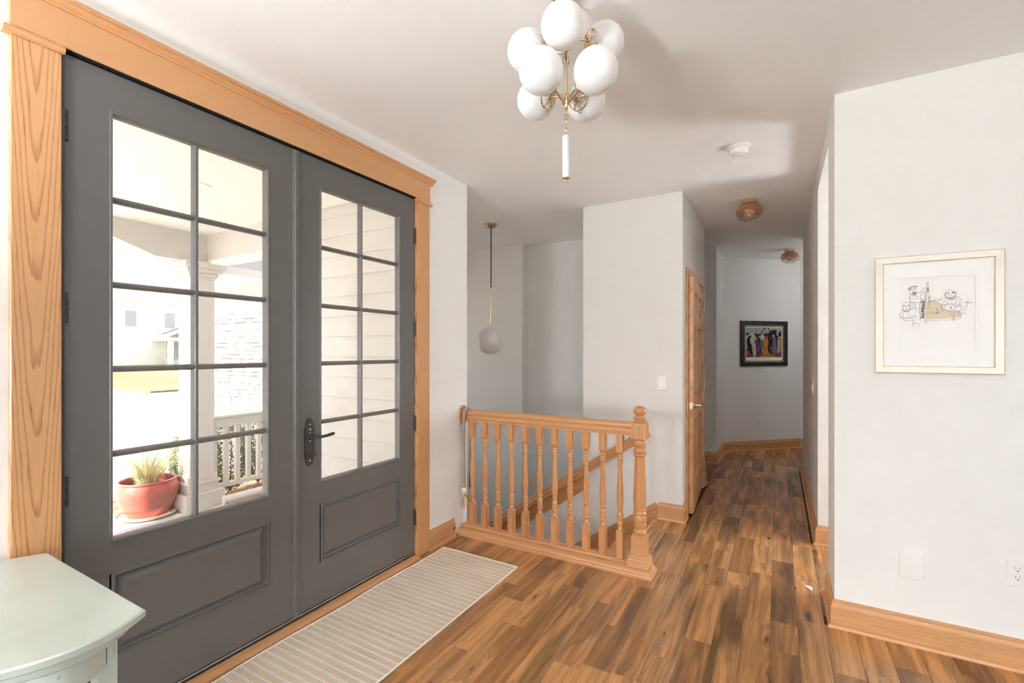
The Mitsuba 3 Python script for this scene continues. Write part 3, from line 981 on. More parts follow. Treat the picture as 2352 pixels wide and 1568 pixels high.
d3 = struct_root('door_3', 'oak six-panel closet door standing slightly ajar')
DW, DH, DT = .90, 2.045, .035
# built in its own frame: u across from the hinge, w outward, z up
HP = np.array([XC + .004, COY1 - .018, .016])
ang = math.radians(3.1)
eu = np.array([math.sin(ang), -math.cos(ang), 0])
ew = np.array([math.cos(ang), math.sin(ang), 0])
DM = frame_mat(HP, eu, ew, (0, 0, 1))


def in_door(m):
    m = m.copy()
    m.apply_transform(DM)
    if np.linalg.det(DM[:3, :3]) < 0:
        m.invert()
    return m


st_w, mu_w = .115, .10
cols = [(st_w, (DW - mu_w) / 2), ((DW + mu_w) / 2, DW - st_w)]
rows = [(.24, .80), (.98, 1.62), (1.73, 1.93)]
parts = [box(0, st_w, -DT, 0, 0, DH), box(DW - st_w, DW, -DT, 0, 0, DH), box(cols[0][1], cols[1][0], -DT, 0, 0, DH)]
zz = [0] + [v for r in rows for v in r] + [DH]
for i in range(0, 8, 2):
    for a, b in cols:
        parts.append(box(a, b, -DT, 0, zz[i], zz[i + 1]))
obj('frame', in_door(cat(*parts)), 'oak_z', d3)
for a, b in cols:
    for z0, z1 in rows:
        r = rect_rings(a, b, z0, z1, [(0, 0), (.004, -.004), (.009, -.010), (.012, -.012), (.014, -.012), (.040, -.003), (.042, -.003)], 0)
        v = np.array(r.vertices)
        r = trimesh.Trimesh(np.stack([v[:, 1], v[:, 0], v[:, 2]], 1), r.faces, process=False)
        bk = box(a, b, -DT + .004, -DT + .012, z0, z1)
        obj('panel', in_door(cat(r, bk)), 'oak_z', d3, smooth=20)
for z in (.22, 1.02, 1.80):
    n = cat(*[lathe([(.006, z + i * .020 + .0005), (.007, z + i * .020 + .0015), (.007, z + i * .020 + .0185), (.006, z + i * .020 + .0195)], 12, (XC + .0225, COY1 - .004, 0)) for i in range(5)], box(XC + .0172, XC + .0185, COY1 - .004, COY1 + .012, z, z + .1),
            box(XC + .010, XC + .0125, COY1 - .030, COY1 - .006, z, z + .1))
    obj('hinge', n, 'nickel', d3, smooth=40)
kz = .93
kn_ = cat(in_door(align(lathe([(.031, 0), (.031, .004), (.027, .008), (.016, .014), (.0115, .026), (.0105, .050), (.012, .056), (.010, .060), (0, .060)], 24), (DW - .065, 0, kz), [0, 1, 0])),
          in_door(tube([(DW - .055, .052, kz), (DW - .08, .054, kz), (DW - .13, .054, kz), (DW - .165, .053, kz - .002), (DW - .178, .050, kz - .003)], [.009, .0095, .009, .0105, .006], 12)))
obj('lever', kn_, 'nickel', d3, smooth=45)
obj('latch', in_door(cat(box(DW - .0005, DW + .0012, -DT / 2 - .012, -DT / 2 + .012, kz - .028, kz + .028), box(DW, DW + .010, -DT / 2 - .007, -DT / 2 + .007, kz - .010, kz + .010))), 'nickel', d3)

# ---------------------------------------------------------------- lights on the ceiling
ch = thing('chandelier', 'brass chandelier with a cluster of seven white glass globes and a hanging white rod', 'chandelier')
AX = np.array([-.674, 1.574])
Rv = np.array([math.cos(YAW), math.sin(YAW)])
Fv = FWD[:2]


def chp(lat, dep, z):
    q = AX + Rv * lat + Fv * dep
    return np.array([q[0], q[1], z])


GL = [(-.023, -.10, 2.535), (-.140, .04, 2.536), (.156, .08, 2.593), (-.10, -.13, 2.360), (.085, -.13, 2.361), (-.102, .12, 2.397), (.092, .12, 2.39)]
obj('canopy', lathe([(.062, 2.74), (.062, 2.735), (.058, 2.722), (.020, 2.712), (.010, 2.708), (0, 2.708)], 28, (AX[0], AX[1], 0)), 'brass', ch, smooth=45)
zt = [(.006, 2.74), (.006, 2.64), (.011, 2.63), (.011, 2.60), (.006, 2.59), (.006, 2.50), (.012, 2.49), (.013, 2.47), (.007, 2.46), (.007, 2.36), (.013, 2.352), (.017, 2.335), (.013, 2.318), (.007, 2.312), (.007, 2.30), (0, 2.296)]
obj('stem', lathe(zt, 16, (AX[0], AX[1], 0)), 'brass', ch, smooth=45)


def ring_mesh(c, axis, R, r, n=28, s=8):
    m = trimesh.creation.torus(major_radius=R, minor_radius=r, major_sections=n, minor_sections=s)
    return align(m, c, axis)


for i, (la, de, z) in enumerate(GL):
    c = chp(la, de, z)
    root = np.array([AX[0], AX[1], z + (-.045 if i > 2 else -.03)])
    ax = root - c
    dist = np.linalg.norm(ax)
    ax /= dist
    r = .0745
    g = ellipsoid(c, r, r, r, 4)
    gk = obj('globe', g, 'opal', ch, smooth=True)
    hold = [ring_mesh(c + ax * .066, ax, .0375, .0028), ring_mesh(c + ax * .080, ax, .012, .004)]
    a1 = np.cross(ax, [0, 0, 1.0])
    a1 /= np.linalg.norm(a1)
    a2 = np.cross(ax, a1)
    for q in range(6):
        t = q * math.pi / 3
        dr_ = a1 * math.cos(t) + a2 * math.sin(t)
        hold.append(tube([c + ax * .066 + dr_ * .0375, c + ax * .0745 + dr_ * .031, c + ax * .080 + dr_ * .020, c + ax * .081 + dr_ * .010], .0022, 6))
    hold.append(ellipsoid(c + ax * .066 - np.array([0, 0, 1.0]) * .0 + a2 * .042, .005, .005, .005, 2))
    obj('globe_holder', cat(*hold), 'brass', ch, smooth=45)
    if dist > .09:
        obj('arm', tube([c + ax * .080, root * .5 + (c + ax * .08) * .5, root], .005, 8), 'brass', ch, smooth=45)
lk = []
for i in range(5):
    z = 2.287 - i * .0165
    t = trimesh.creation.torus(major_radius=.0085, minor_radius=.0016, major_sections=16, minor_sections=6)
    t.apply_scale((1, 1.3, 1))
    t.apply_transform(trimesh.transformations.rotation_matrix(math.pi / 2, [0, 1, 0]))
    t.apply_transform(trimesh.transformations.rotation_matrix(math.pi / 2, [1, 0, 0])) if False else None
    V = t.vertices[:, [0, 2, 1]]
    t = trimesh.Trimesh(V, t.faces[:, ::-1], process=False)
    t.apply_transform(trimesh.transformations.rotation_matrix(math.pi / 2 * (i % 2) + .6, [0, 0, 1]))
    t.apply_translation((AX[0], AX[1], z))
    lk.append(t)
obj('chain', cat(*lk), 'brass', ch, smooth=45)
obj('hanging_rod', lathe([(0, 2.205), (.008, 2.204), (.0128, 2.200), (.0132, 2.196), (.0132, 2.052), (.012, 2.050), (0, 2.050)], 24, (AX[0], AX[1], 0)), 'opal', ch, smooth=40)
obj('finial', lathe([(.012, 2.0505), (.0145, 2.049), (.0145, 2.046), (.008, 2.042), (.0065, 2.038), (.0045, 2.033), (0, 2.031)], 20, (AX[0], AX[1], 0)), 'brass', ch, smooth=40)

pd = thing('pendant_lamp', 'white glass globe pendant on a black cord and brass rod above the stairs', 'pendant lamp')
PX, PY = -2.604, 4.108
obj('canopy', lathe([(.060, 2.74), (.060, 2.735), (.052, 2.718), (.036, 2.705), (.016, 2.699), (0, 2.698)], 32, (PX, PY, 0)), 'dark_brass', pd, smooth=45)
obj('cord', tube([(PX, PY, 2.70), (PX, PY, 2.4), (PX, PY, 2.075)], .0052, 10), 'black', pd, smooth=50)
obj('rod', tube([(PX, PY, 2.08), (PX - .002, PY, 1.9), (PX - .006, PY, 1.716), (PX - .015, PY - .004, 1.690), (PX - .02, PY - .006, 1.665)], [.0085, .0085, .0085, .007, .007], 12), 'brass', pd, smooth=50)
obj('globe', ellipsoid((PX - .01, PY, 1.527), .1465, .1465, .1465, 4), 'opal', pd, smooth=True)


def flush_light(name, label, x, y, s=1.0):
    k = thing(name, label, 'ceiling light', 'brass and amber glass ceiling lights in the hall')
    obj('base', lathe([(.058, 2.7398), (.058, 2.705), (.054, 2.702), (0, 2.702)], 32, (x, y, 0)), 'brass', k, smooth=40)
    a = np.linspace(.32, math.pi - .42, 18)
    prof = [(.103 * s * math.sin(t) ** .8, 2.632 + .078 * math.cos(t)) for t in a] + [(.03, 2.5555), (0, 2.555)]
    obj('glass_shade', lathe(prof, 40, (x, y, 0)), 'ombre', k, smooth=60)
    obj('socket', lathe([(.018, 2.702), (.018, 2.665), (0, 2.665)], 16, (x, y, 0)), 'dark_brass', k, smooth=40)
    obj('bulb', lathe([(.010, 2.665), (.012, 2.655), (.022, 2.635), (.026, 2.615), (.022, 2.597), (.010, 2.587), (0, 2.585)], 20, (x, y, 0)), 'filament', k, smooth=60)
    return k


flush_light('ceiling_light', 'brass flush light with coppery glass, nearer one in the hall', -.225, 4.56)
flush_light('ceiling_light', 'brass flush light with dark amber glass, farther one near the end of the hall', .125, 7.03)
sd = thing('smoke_detector', 'round white smoke detector on the ceiling', 'smoke detector')
SX, SY = -.222, 3.352
obj('base', lathe([(.070, 2.7399), (.072, 2.733), (.068, 2.725), (.058, 2.723), (0, 2.723)], 36, (SX, SY, 0)), 'white_plastic', sd, smooth=40)
obj('cover', lathe([(.056, 2.723), (.0565, 2.719), (.0535, 2.700), (.046, 2.692), (.030, 2.690), (.029, 2.688), (.012, 2.687), (0, 2.687)], 36, (SX, SY, 0)), 'white_plastic', sd, smooth=35)
obj('button', cat(lathe([(.010, 2.692), (.010, 2.6845), (0, 2.6845)], 18, (SX + .026, SY - .012, 0)), *[box(SX - .03 + i * .007, SX - .027 + i * .007, SY - .02, SY + .02, 2.6862, 2.6885) for i in range(5)]), 'white_plastic', sd, smooth=35)
vt = thing('ceiling_vent', 'small white slatted vent on the ceiling at the hall end', 'vent')
obj('frame', cat(box(.215, .42, 7.42, 7.45, 2.728, 2.7399), box(.215, .42, 7.60, 7.63, 2.728, 2.7399), box(.215, .235, 7.45, 7.60, 2.728, 2.7399), box(.40, .42, 7.45, 7.60, 2.728, 2.7399)), 'white_plastic', vt)
for i in range(5):
    obj('slat', box(.235, .40, 7.462 + i * .028, 7.476 + i * .028, 2.730, 2.738), 'white_plastic', vt)

# ---------------------------------------------------------------- plates on the walls


def plate(m, w, h, M4):
    m.apply_transform(M4)
    return m


def wall_plate(name, label, ctr, right, out, w, h, kind, catg):
    """right, out: unit vectors along the wall (as seen) and off it."""
    k = thing(name, label, catg)
    right, out = np.array(right, float), np.array(out, float)
    A = frame_mat(np.array(ctr, float), right, (0, 0, 1), -np.cross((0, 0, 1), right) * 0 + out)
    det = np.linalg.det(A[:3, :3])

    def P(m, name, mt, smooth=False):
        m.apply_transform(A)
        if det < 0:
            m.invert()
        obj(name, m, mt, k, smooth)
    body = trimesh.convex.convex_hull(np.array([(sx * a, sy * b, z) for z, d in ((0, 0), (.0035, 0), (.006, .003)) for a in (w / 2 - d,) for b in (h / 2 - d,) for sx in (-1, 1) for sy in (-1, 1)]))
    P(body, 'cover', 'white_plastic')
    if kind == 'rocker':
        P(trimesh.convex.convex_hull(np.array([(sx * .0165, y, z) for sx in (-1, 1) for y, z in ((-.033, .005), (-.033, .0125), (0, .0085), (.033, .0065), (.033, .005))])), 'rocker', 'white_plastic')
        P(cat(box(-.0172, .0172, -.0345, -.0332, .0055, .0064), box(-.0172, .0172, .0332, .0342, .0055, .0064)), 'gap', 'slot')
    if kind == 'toggle':
        P(trimesh.convex.convex_hull(np.array([(-.0045, -.004, .005), (.0045, -.004, .005), (-.0045, .008, .005), (.0045, .008, .005), (-.0035, .010, .017), (.0035, .010, .017), (-.0035, .015, .016), (.0035, .015, .016)])), 'toggle', 'white_plastic')
        P(box(-.0055, .0055, -.012, -.004, .0058, .0064), 'gap', 'slot')
    if kind == 'outlet':
        for s in (-1, 1):
            poly = shapely.intersection(shapely.Point(0, 0).buffer(.0172, 24), shapely.box(-.0172, -.0145, .0172, .0145))
            m = trimesh.creation.extrude_polygon(poly, .0022, engine='earcut')
            m.apply_translation((0, s * .0195, .0055))
            P(m, 'receptacle', 'white_plastic')
            P(cat(box(-.0075, -.0055, s * .0195 + .000, s * .0195 + .009, .0075, .0079), box(.0055, .0075, s * .0195 + .001, s * .0195 + .008, .0075, .0079), box(-.0025, .0025, s * .0195 - .0095, s * .0195 - .0045, .0075, .0079)), 'slots', 'slot')
        P(ellipsoid((0, 0, .006), .003, .003, .0012, 2), 'screw', 'white_plastic')
    if kind == 'blank':
        P(cat(box(-w / 2 + .0135, -w / 2 + .0147, -h / 2 + .004, h / 2 - .004, .0057, .0062), box(w / 2 - .0147, w / 2 - .0135, -h / 2 + .004, h / 2 - .004, .0057, .0062)), 'groove', 'mat_board')
        P(box(-w / 2 + .016, w / 2 - .016, -h / 2 + .004, h / 2 - .004, .0055, .0075), 'insert', 'white_plastic')
    return k


wall_plate('light_switch', 'white rocker switch on the wall left of the closet door', (-.860, CF, 1.146), (1, 0, 0), (0, -1, 0), .073, .119, 'rocker', 'light switch')
wall_plate('light_switch', 'white rocker switch seen edge-on beside the doorway on the right of the hall', (.25, 4.60, 1.122), (0, -1, 0), (-1, 0, 0), .073, .119, 'rocker', 'light switch')
he = lambda s, z: (e0[0] + ed[0] * s, e0[1] + ed[1] * s, z)
wall_plate('light_switch', 'toggle switch plate just under the dark framed picture at the hall end', he(.955, 1.121), (ed[0], ed[1], 0), (en[0], en[1], 0), .070, .114, 'toggle', 'light switch')
wall_plate('wall_outlet', 'outlet low on the wall at the end of the hall', he(.572, .404), (ed[0], ed[1], 0), (en[0], en[1], 0), .072, .118, 'outlet', 'outlet')
wall_plate('wall_outlet', 'white outlet at the right edge under the line drawing', (.920, RY, .429), (1, 0, 0), (0, -1, 0), .072, .121, 'outlet', 'outlet')
wall_plate('cover_plate', 'blank white square cover low on the right wall', (.555, RY, .384), (1, 0, 0), (0, -1, 0), .092, .132, 'blank', 'wall plate')

# ---------------------------------------------------------------- pictures


def picture(name, label, o, ex, out, w, h, fw, ft_, frame_m):
    """o: lower left corner on the wall."""
    k = thing(name, label, 'picture')
    A = frame_mat(np.array(o, float), np.array(ex, float), (0, 0, 1), np.array(out, float))
    det = np.linalg.det(A[:3, :3])

    def P(m, nm, mt, parent=None, smooth=False):
        m = m.copy()
        m.apply_transform(A)
        if det < 0:
            m.invert()
        return obj(nm, m, mt, parent or k, smooth)
    prof = [(0, 0), (0, ft_), (.003, ft_ + .002), (fw - .004, ft_ + .001), (fw, ft_ - .004), (fw, 0)]
    V, F = [], []
    for s, d in prof:
        V += [(s, s, d), (w - s, s, d), (w - s, h - s, d), (s, h - s, d)]
    n = len(prof)
    for i in range(n):
        for j in range(4):
            a, b = i * 4 + j, i * 4 + (j + 1) % 4
            c, d = ((i + 1) % n) * 4 + (j + 1) % 4, ((i + 1) % n) * 4 + j
            F += [(a, b, c), (a, c, d)]
    m = trimesh.Trimesh(V, F, process=False)
    if m.volume < 0:
        m.invert()
    P(m, 'frame', frame_m)
    return k, P


def ribbon(pts, w, z):
    p = np.asarray(pts, float)
    t = np.gradient(p, axis=0)
    t /= np.linalg.norm(t, axis=1, keepdims=True) + 1e-9
    nn = np.stack([-t[:, 1], t[:, 0]], 1) * w / 2
    V = np.vstack([np.hstack([p + nn, np.full((len(p), 1), z)]), np.hstack([p - nn, np.full((len(p), 1), z)])])
    n = len(p)
    F = []
    for i in range(n - 1):
        F += [(i, n + i, n + i + 1), (i, n + i + 1, i + 1)]
    return trimesh.Trimesh(V, F, process=False)


def flat(poly, z):
    m = trimesh.creation.extrude_polygon(Polygon(poly), .0003, engine='earcut')
    m.apply_translation((0, 0, z))
    return m


def mat_ring(x0, x1, y0, y1, a0, a1, b0, b1, z, t):
    p = shapely.box(x0, y0, x1, y1).difference(shapely.box(a0, b0, a1, b1))
    m = trimesh.creation.extrude_polygon(p, t, engine='earcut')
    m.apply_translation((0, 0, z))
    return m


W1, H1 = .461, .563
p1, P1 = picture('framed_drawing', 'line drawing of musicians in a pale silvery frame on the right wall', (.4145, RY, 1.3105), (1, 0, 0), (0, -1, 0), W1, H1, .034, .020, 'champagne')
wx0, wx1, wy0, wy1 = .0925, .3680, .1015, .4560
P1(box(.030, W1 - .030, .030, H1 - .030, .002, .006), 'paper', 'paper')
P1(mat_ring(.030, W1 - .030, .030, H1 - .030, wx0, wx1, wy0, wy1, .008, .003), 'mat_board', 'mat_board')
P1(mat_ring(.033, W1 - .033, .033, H1 - .033, wx0 - .004, wx1 + .004, wy0 - .004, wy1 + .004, .011, .002), 'mat_board', 'mat_board')
# drawing coordinates: the window crop at 8.709 px per photo px, mapped to the window
QX0, QX1, QY0, QY1 = 288, 1830, 180, 1900


def q(px, py):
    top = 180 - (px - 288) / 1542 * 80
    bot = 1900 + (px - 288) / 1542 * 20
    return wx0 + (px - QX0) / (QX1 - QX0) * (wx1 - wx0), wy1 - (py - top) / (bot - top) * (wy1 - wy0)


def smooth_line(pts, n=8):
    p = np.array(pts, float)
    if len(p) < 3:
        return p
    from scipy.interpolate import make_interp_spline
    t = np.r_[0, np.cumsum(np.linalg.norm(np.diff(p, axis=0), axis=1) + 1e-6)]
    return make_interp_spline(t, p, k=min(3, len(p) - 1))(np.linspace(0, t[-1], n * (len(p) - 1) + 1))


INK = []


def ink(*pts, w=.0011, curve=True):
    p = [q(*a) for a in pts]
    INK.append(ribbon(smooth_line(p) if curve else np.array(p), w, .0064))


def circ(cx, cy, rx, ry, a0=0, a1=360, w=.0010):
    a = np.radians(np.linspace(a0, a1, 28))
    INK.append(ribbon([q(cx + rx * math.cos(t), cy + ry * math.sin(t)) for t in a], w, .0064))


# pianist, lower left
ink((385, 770), (420, 738), (525, 740), (530, 830), (525, 905), (470, 960), (400, 930), (375, 860), (385, 770))
ink((380, 870), (410, 920), (455, 935), (510, 915), (530, 870), w=.002)
ink((380, 810), (430, 805), w=.003)
ink((475, 808), (525, 805), w=.003)
ink((450, 810), (462, 880))
ink((435, 895), (470, 890), w=.003)
ink((355, 835), (375, 840), (370, 860))
ink((370, 930), (320, 1000), (310, 1070), (370, 1110), (480, 1100), (620, 1045))
ink((390, 960), (385, 1080), curve=False)
ink((510, 950), (515, 1060), curve=False)
ink((360, 1105), (400, 1145), (590, 1150))
ink((480, 1110), (620, 1120), (625, 1270), curve=False)
ink((585, 1150), (590, 1280), curve=False)
ink((590, 1285), (730, 1250), (740, 1262), (610, 1305), (590, 1285))
ink((330, 1060), (380, 1085), (500, 1095), (640, 1075))
ink((640, 1035), (660, 1110), (720, 1125), (760, 1100))
# bass player
ink((520, 390), (560, 365), (680, 355), w=.0026)
ink((530, 400), (600, 375), (690, 370), w=.0022)
ink((490, 430), (520, 400), (540, 420), (515, 450), w=.0026)
ink((545, 425), (590, 420), w=.003)
ink((620, 410), (660, 405), w=.003)
ink((495, 430), (500, 480), (530, 530), (560, 540))
ink((655, 400), (660, 500), (640, 540))
ink((610, 420), (615, 480), (630, 490))
circ(618, 525, 38, 36, w=.0024)
circ(618, 525, 22, 20, w=.0024)
ink((540, 540), (520, 620), (530, 700), (600, 730), (740, 735))
ink((570, 540), (560, 650), (620, 660), (660, 660), (670, 550))
ink((600, 570), (630, 600), (650, 570))
ink((670, 500), (760, 490), (800, 420), (860, 395))
ink((670, 512), (780, 495), (850, 490))
ink((545, 700), (545, 910), curve=False)
ink((575, 720), (580, 900), curve=False)
ink((615, 720), (620, 900), curve=False)
ink((645, 720), (650, 890), curve=False)
ink((550, 905), (590, 890), w=.002)
ink((640, 885), (690, 900), w=.002)
# double bass
ink((870, 390), (840, 580), (845, 720), curve=False)
ink((905, 395), (870, 580), (865, 720), curve=False)
ink((868, 280), (905, 272), (900, 350), (880, 390))
for yy in (285, 310, 340):
    ink((868, yy), (882, yy), w=.003)
    ink((898, yy - 5), (912, yy - 5), w=.002)
for yy in (400, 430, 460, 485):
    ink((880, yy), (925, yy - 8), w=.0032)
ink((840, 520), (760, 560), (740, 640), (770, 690), (740, 760))
ink((880, 520), (930, 560), (940, 650), (915, 700), (930, 780), (890, 880), (850, 895))
ink((900, 590), (915, 620), (900, 670), w=.0018)
ink((935, 630), (940, 690), w=.0018)
ink((840, 580), (830, 900), w=.0022, curve=False)
# keyboard
ink((730, 740), (825, 690), (830, 1130), (765, 1165), (720, 930), (730, 740), curve=False)
for i in range(24):
    yy = 720 + i * 17
    ink((735 + (i % 3) * 8, yy), (822, yy - 6), w=.0012, curve=False)
    if i % 4 != 3:
        ink((760 + (i * 37 % 40), yy + 5), (818, yy + 2), w=.0034, curve=False)
ink((745, 670), (790, 655), (800, 680), (750, 690))
# piano body
ink((845, 745), (900, 715), (1030, 705), (1110, 740), (1170, 800), (1210, 880), (1280, 930), (1400, 935), (1500, 950), (1550, 1010), (1565, 1110))
ink((860, 1165), (1100, 1160), (1400, 1145), (1565, 1120))
ink((1370, 1000), (1425, 990), (1420, 1180), (1405, 1180), (1370, 1000), curve=False)
ink((830, 1140), (850, 1235), (865, 1240), (865, 1160), curve=False)
# singer at the right
circ(1345, 570, 108, 118)
circ(1468, 518, 14, 24)
circ(1225, 548, 16, 24)
ink((1240, 540), (1270, 600), (1340, 640), (1410, 610), (1450, 540), w=.0016)
ink((1245, 600), (1290, 670), (1350, 690), (1420, 665), (1450, 590), w=.0014)
circ(1290, 532, 28, 16, w=.0016)
circ(1405, 515, 28, 14, w=.0022)
ink((1365, 520), (1440, 500), w=.0024)
ink((1330, 510), (1335, 590), (1355, 600), (1375, 575))
ink((1310, 650), (1345, 640), (1390, 645), w=.0036)
ink((1235, 630), (1130, 640), (1050, 660), (1000, 690), (910, 710))
ink((1250, 680), (1170, 690), (1090, 690), (1030, 705), (950, 740))
for xx in (1100, 1120, 1140, 1160):
    ink((xx, 685), (xx + 12, 680), w=.003)
ink((1460, 600), (1540, 650), (1555, 780), (1500, 840), (1400, 885))
ink((1470, 650), (1520, 700), (1515, 790), (1430, 830))
ink((1465, 650), (1455, 790), curve=False)
circ(1340, 862, 105, 92)
ink((1150, 760), (1300, 790), (1470, 790), (1590, 850), (1550, 960))
ink((1180, 800), (1330, 830), (1450, 820), (1540, 860), (1510, 960))
ink((1195, 760), (1280, 735), (1285, 775), (1200, 785))
ink((1370, 850), (1350, 880), (1380, 895), w=.003)
ink((1160, 800), (1165, 940), (1210, 945), (1185, 830), curve=False)
ink((1075, 870), (1090, 980), curve=False)
ink((1100, 880), (1110, 985), curve=False)
ink((1040, 1000), (1110, 985), w=.003)
ink((830, 1000), (960, 965), (1050, 970), w=.0012)
ink((1480, 1015), (1510, 965), (1550, 1025), (1480, 1015), curve=False)
# music stand
ink((1690, 700), (1680, 770), (1615, 990), curve=False)
ink((1610, 742), (1785, 742), curve=False)
ink((1620, 765), (1780, 765), curve=False)
ink((1560, 1010), (1615, 990), (1640, 1035), curve=False)
P1(cat(*INK), 'ink_lines', 'ink')
wash = [q(*a) for a in ((845, 760), (900, 720), (1030, 708), (1110, 742), (1170, 802), (1210, 882), (1280, 932), (1400, 938), (1500, 952), (1550, 1012), (1562, 1100), (1200, 1128), (850, 1140))]
bd = [q(*a) for a in ((1240, 560), (1270, 610), (1340, 645), (1410, 615), (1450, 555), (1445, 620), (1420, 665), (1350, 688), (1290, 668), (1250, 615))]
bd2 = [q(*a) for a in ((380, 880), (410, 925), (455, 940), (510, 920), (530, 880), (525, 910), (470, 962), (400, 932))]
P1(cat(*[flat(b, .0060) for b in (wash, bd, bd2)]), 'tan_wash', 'wash')

p2, P2 = picture('framed_print', 'colourful figure print in a black frame at the end of the hall', he(.281, 1.203), (ed[0], ed[1], 0), (en[0], en[1], 0), .779, .645, .056, .026, 'black')
P2(box(.05, .729, .05, .595, .002, .010), 'mat_board', 'tan_mat')
sx0, sx1, sy0, sy1 = .088, .696, .080, .562
P2(box(sx0, sx1, sy0, sy1, .010, .0105), 'paper', 'paper')
ix0, ix1, iy0, iy1 = .093, .684, .128, .552


def g2(a, b):      # the print's own crop pixels: x 370-1262, y 370-1130
    return ix0 + (a - 370) / 892 * (ix1 - ix0), iy1 - (b - 370) / 755 * (iy1 - iy0)


PRC = {}


def paint(color, *pts, z=0):
    PRC.setdefault(color, []).append(flat([g2(*p) for p in pts], .0106 + z * .0003))


def blob(color, cx, cy, rx, ry, z=0, rot=0):
    a = np.linspace(0, 2 * math.pi, 18, endpoint=False)
    c, s = math.cos(rot), math.sin(rot)
    paint(color, *[(cx + rx * math.cos(t) * c - ry * math.sin(t) * s, cy + rx * math.cos(t) * s + ry * math.sin(t) * c) for t in a], z=z)


paint('sky', (370, 370), (1262, 370), (1262, 1125), (370, 1125))
paint('red_earth', (370, 900), (1262, 860), (1262, 1125), (370, 1125), z=1)
paint('pale', (370, 560), (560, 490), (700, 560), (900, 520), (1262, 560), (1262, 660), (370, 700), z=1)
paint('charcoal', (370, 500), (460, 540), (370, 580), z=2)
paint('charcoal', (1180, 520), (1240, 440), (1262, 430), (1262, 600), (1180, 580), z=2)
paint('charcoal', (610, 460), (625, 400), (640, 460), z=2)
paint('charcoal', (915, 435), (935, 372), (955, 435), z=2)
paint('charcoal', (900, 560), (960, 450), (1060, 425), (1140, 418), (1130, 560), (1262, 620), (1262, 1000), (900, 1060), z=2)
blob('charcoal', 520, 830, 130, 260, z=2, rot=-.25)
paint('charcoal', (560, 490), (620, 530), (740, 530), (720, 620), (600, 610), z=3)
blob('sage', 765, 500, 40, 60, z=3)
blob('salmon', 805, 470, 26, 70, z=4)
blob('brown', 822, 388, 28, 26, z=5)
blob('indigo', 860, 560, 62, 50, z=4, rot=-.4)
blob('pale', 520, 700, 62, 110, z=5)
paint('pale', (500, 760), (600, 760), (625, 1000), (600, 1110), (545, 1115), (520, 960), z=4)
blob('indigo', 680, 700, 48, 80, z=5)
paint('violet', (630, 820), (740, 700), (760, 1020), (700, 1090), (640, 1080), z=4)
blob('crimson', 668, 910, 38, 80, z=6)
blob('orange', 690, 598, 26, 24, z=6)
blob('brown', 640, 640, 28, 26, z=6)
blob('pale', 770, 610, 62, 48, z=6)
paint('bluegrey', (730, 700), (800, 700), (805, 880), (730, 880), z=5)
paint('pale', (760, 900), (805, 890), (800, 1020), (770, 1010), z=6)
blob('ochre', 860, 760, 68, 120, z=7)
paint('ochre', (830, 860), (900, 860), (915, 960), (960, 1050), (780, 1050), (825, 960), z=7)
paint('straw', (710, 1090), (800, 1040), (960, 1030), (1120, 1095), (1110, 1125), (720, 1125), z=6)
blob('brown', 860, 640, 30, 28, z=8)
blob('brown', 965, 620, 40, 42, z=5)
blob('charcoal', 1000, 830, 60, 160, z=5)
blob('bluegrey', 1075, 660, 50, 50, z=6)
paint('bluegrey', (1030, 720), (1120, 700), (1140, 1000), (1090, 1060), (1010, 1000), z=6)
blob('pale', 1055, 580, 28, 32, z=7)
blob('rose', 1200, 740, 50, 90, z=6)
paint('rose', (1155, 780), (1250, 740), (1235, 1010), (1145, 1020), z=6)
blob('pale', 1200, 625, 46, 20, z=7)
paint('pale', (975, 865), (995, 865), (990, 925), (972, 925), z=7)
paint('pale', (385, 975), (408, 975), (404, 1050), (385, 1050), z=3)
COL = {'sky': (150, 165, 175), 'red_earth': (120, 70, 50), 'pale': (185, 180, 170), 'charcoal': (52, 46, 46), 'sage': (120, 125, 95), 'salmon': (205, 125, 85), 'brown': (95, 58, 42), 'indigo': (62, 56, 90), 'violet': (86, 70, 105),
       'crimson': (165, 60, 65), 'orange': (220, 140, 60), 'bluegrey': (95, 105, 120), 'ochre': (185, 120, 45), 'straw': (150, 115, 65), 'rose': (175, 145, 130)}
for cname, ms in PRC.items():
    mat('ink_' + cname, two({'type': 'diffuse', 'reflectance': rgb(*lin(COL[cname]))}))
    P2(cat(*ms), 'printed_' + {'bluegrey': 'blue_grey', 'red_earth': 'red_earth'}.get(cname, cname), 'ink_' + cname)
cap = []
xx = ix0 + .10
for wd in (2, 3, 9, 7, 10, 8, 2):
    for i in range(wd):
        cap.append(box(xx, xx + .0042, .1015, .1015 + RNG.choice([.004, .006]), .0106, .0108))
        xx += .0062
    xx += .011
P2(cat(*cap), 'caption_marks', 'ink')

# ---------------------------------------------------------------- rug, scrap, table
rg = thing('runner_rug', 'tan runner rug with white and dotted dark stripes before the front doors', 'rug')
RX0, RX1, RY0, RY1 = -2.098, -1.478, .35, 2.668
nx, ny = 26, 150
gx, gy = np.linspace(RX0 + .006, RX1 - .006, nx), np.linspace(RY0, RY1 - .008, ny)
X, Y = np.meshgrid(gx, gy, indexing='ij')
pts3 = np.stack([X * 3, Y * 4, X * 0], -1)
side = meshkit.noise(np.stack([Y * 5.5, X * 0, X * 0 + 3], -1))
Xw = X + (side - .5) * .016 * (X < (RX0 + RX1) / 2)
Z = .0062 + .004 * meshkit.noise(pts3) * np.clip((RX1 - X) * 4, 0, 1) + .0015 * np.sin((Y - 1.318) / .04 * 2 * math.pi + 1.2) * .5
V = np.stack([Xw, Y, Z], -1).reshape(-1, 3)
F = []
for i in range(nx - 1):
    for j in range(ny - 1):
        a = i * ny + j
        F += [(a, a + ny, a + ny + 1), (a, a + ny + 1, a + 1)]
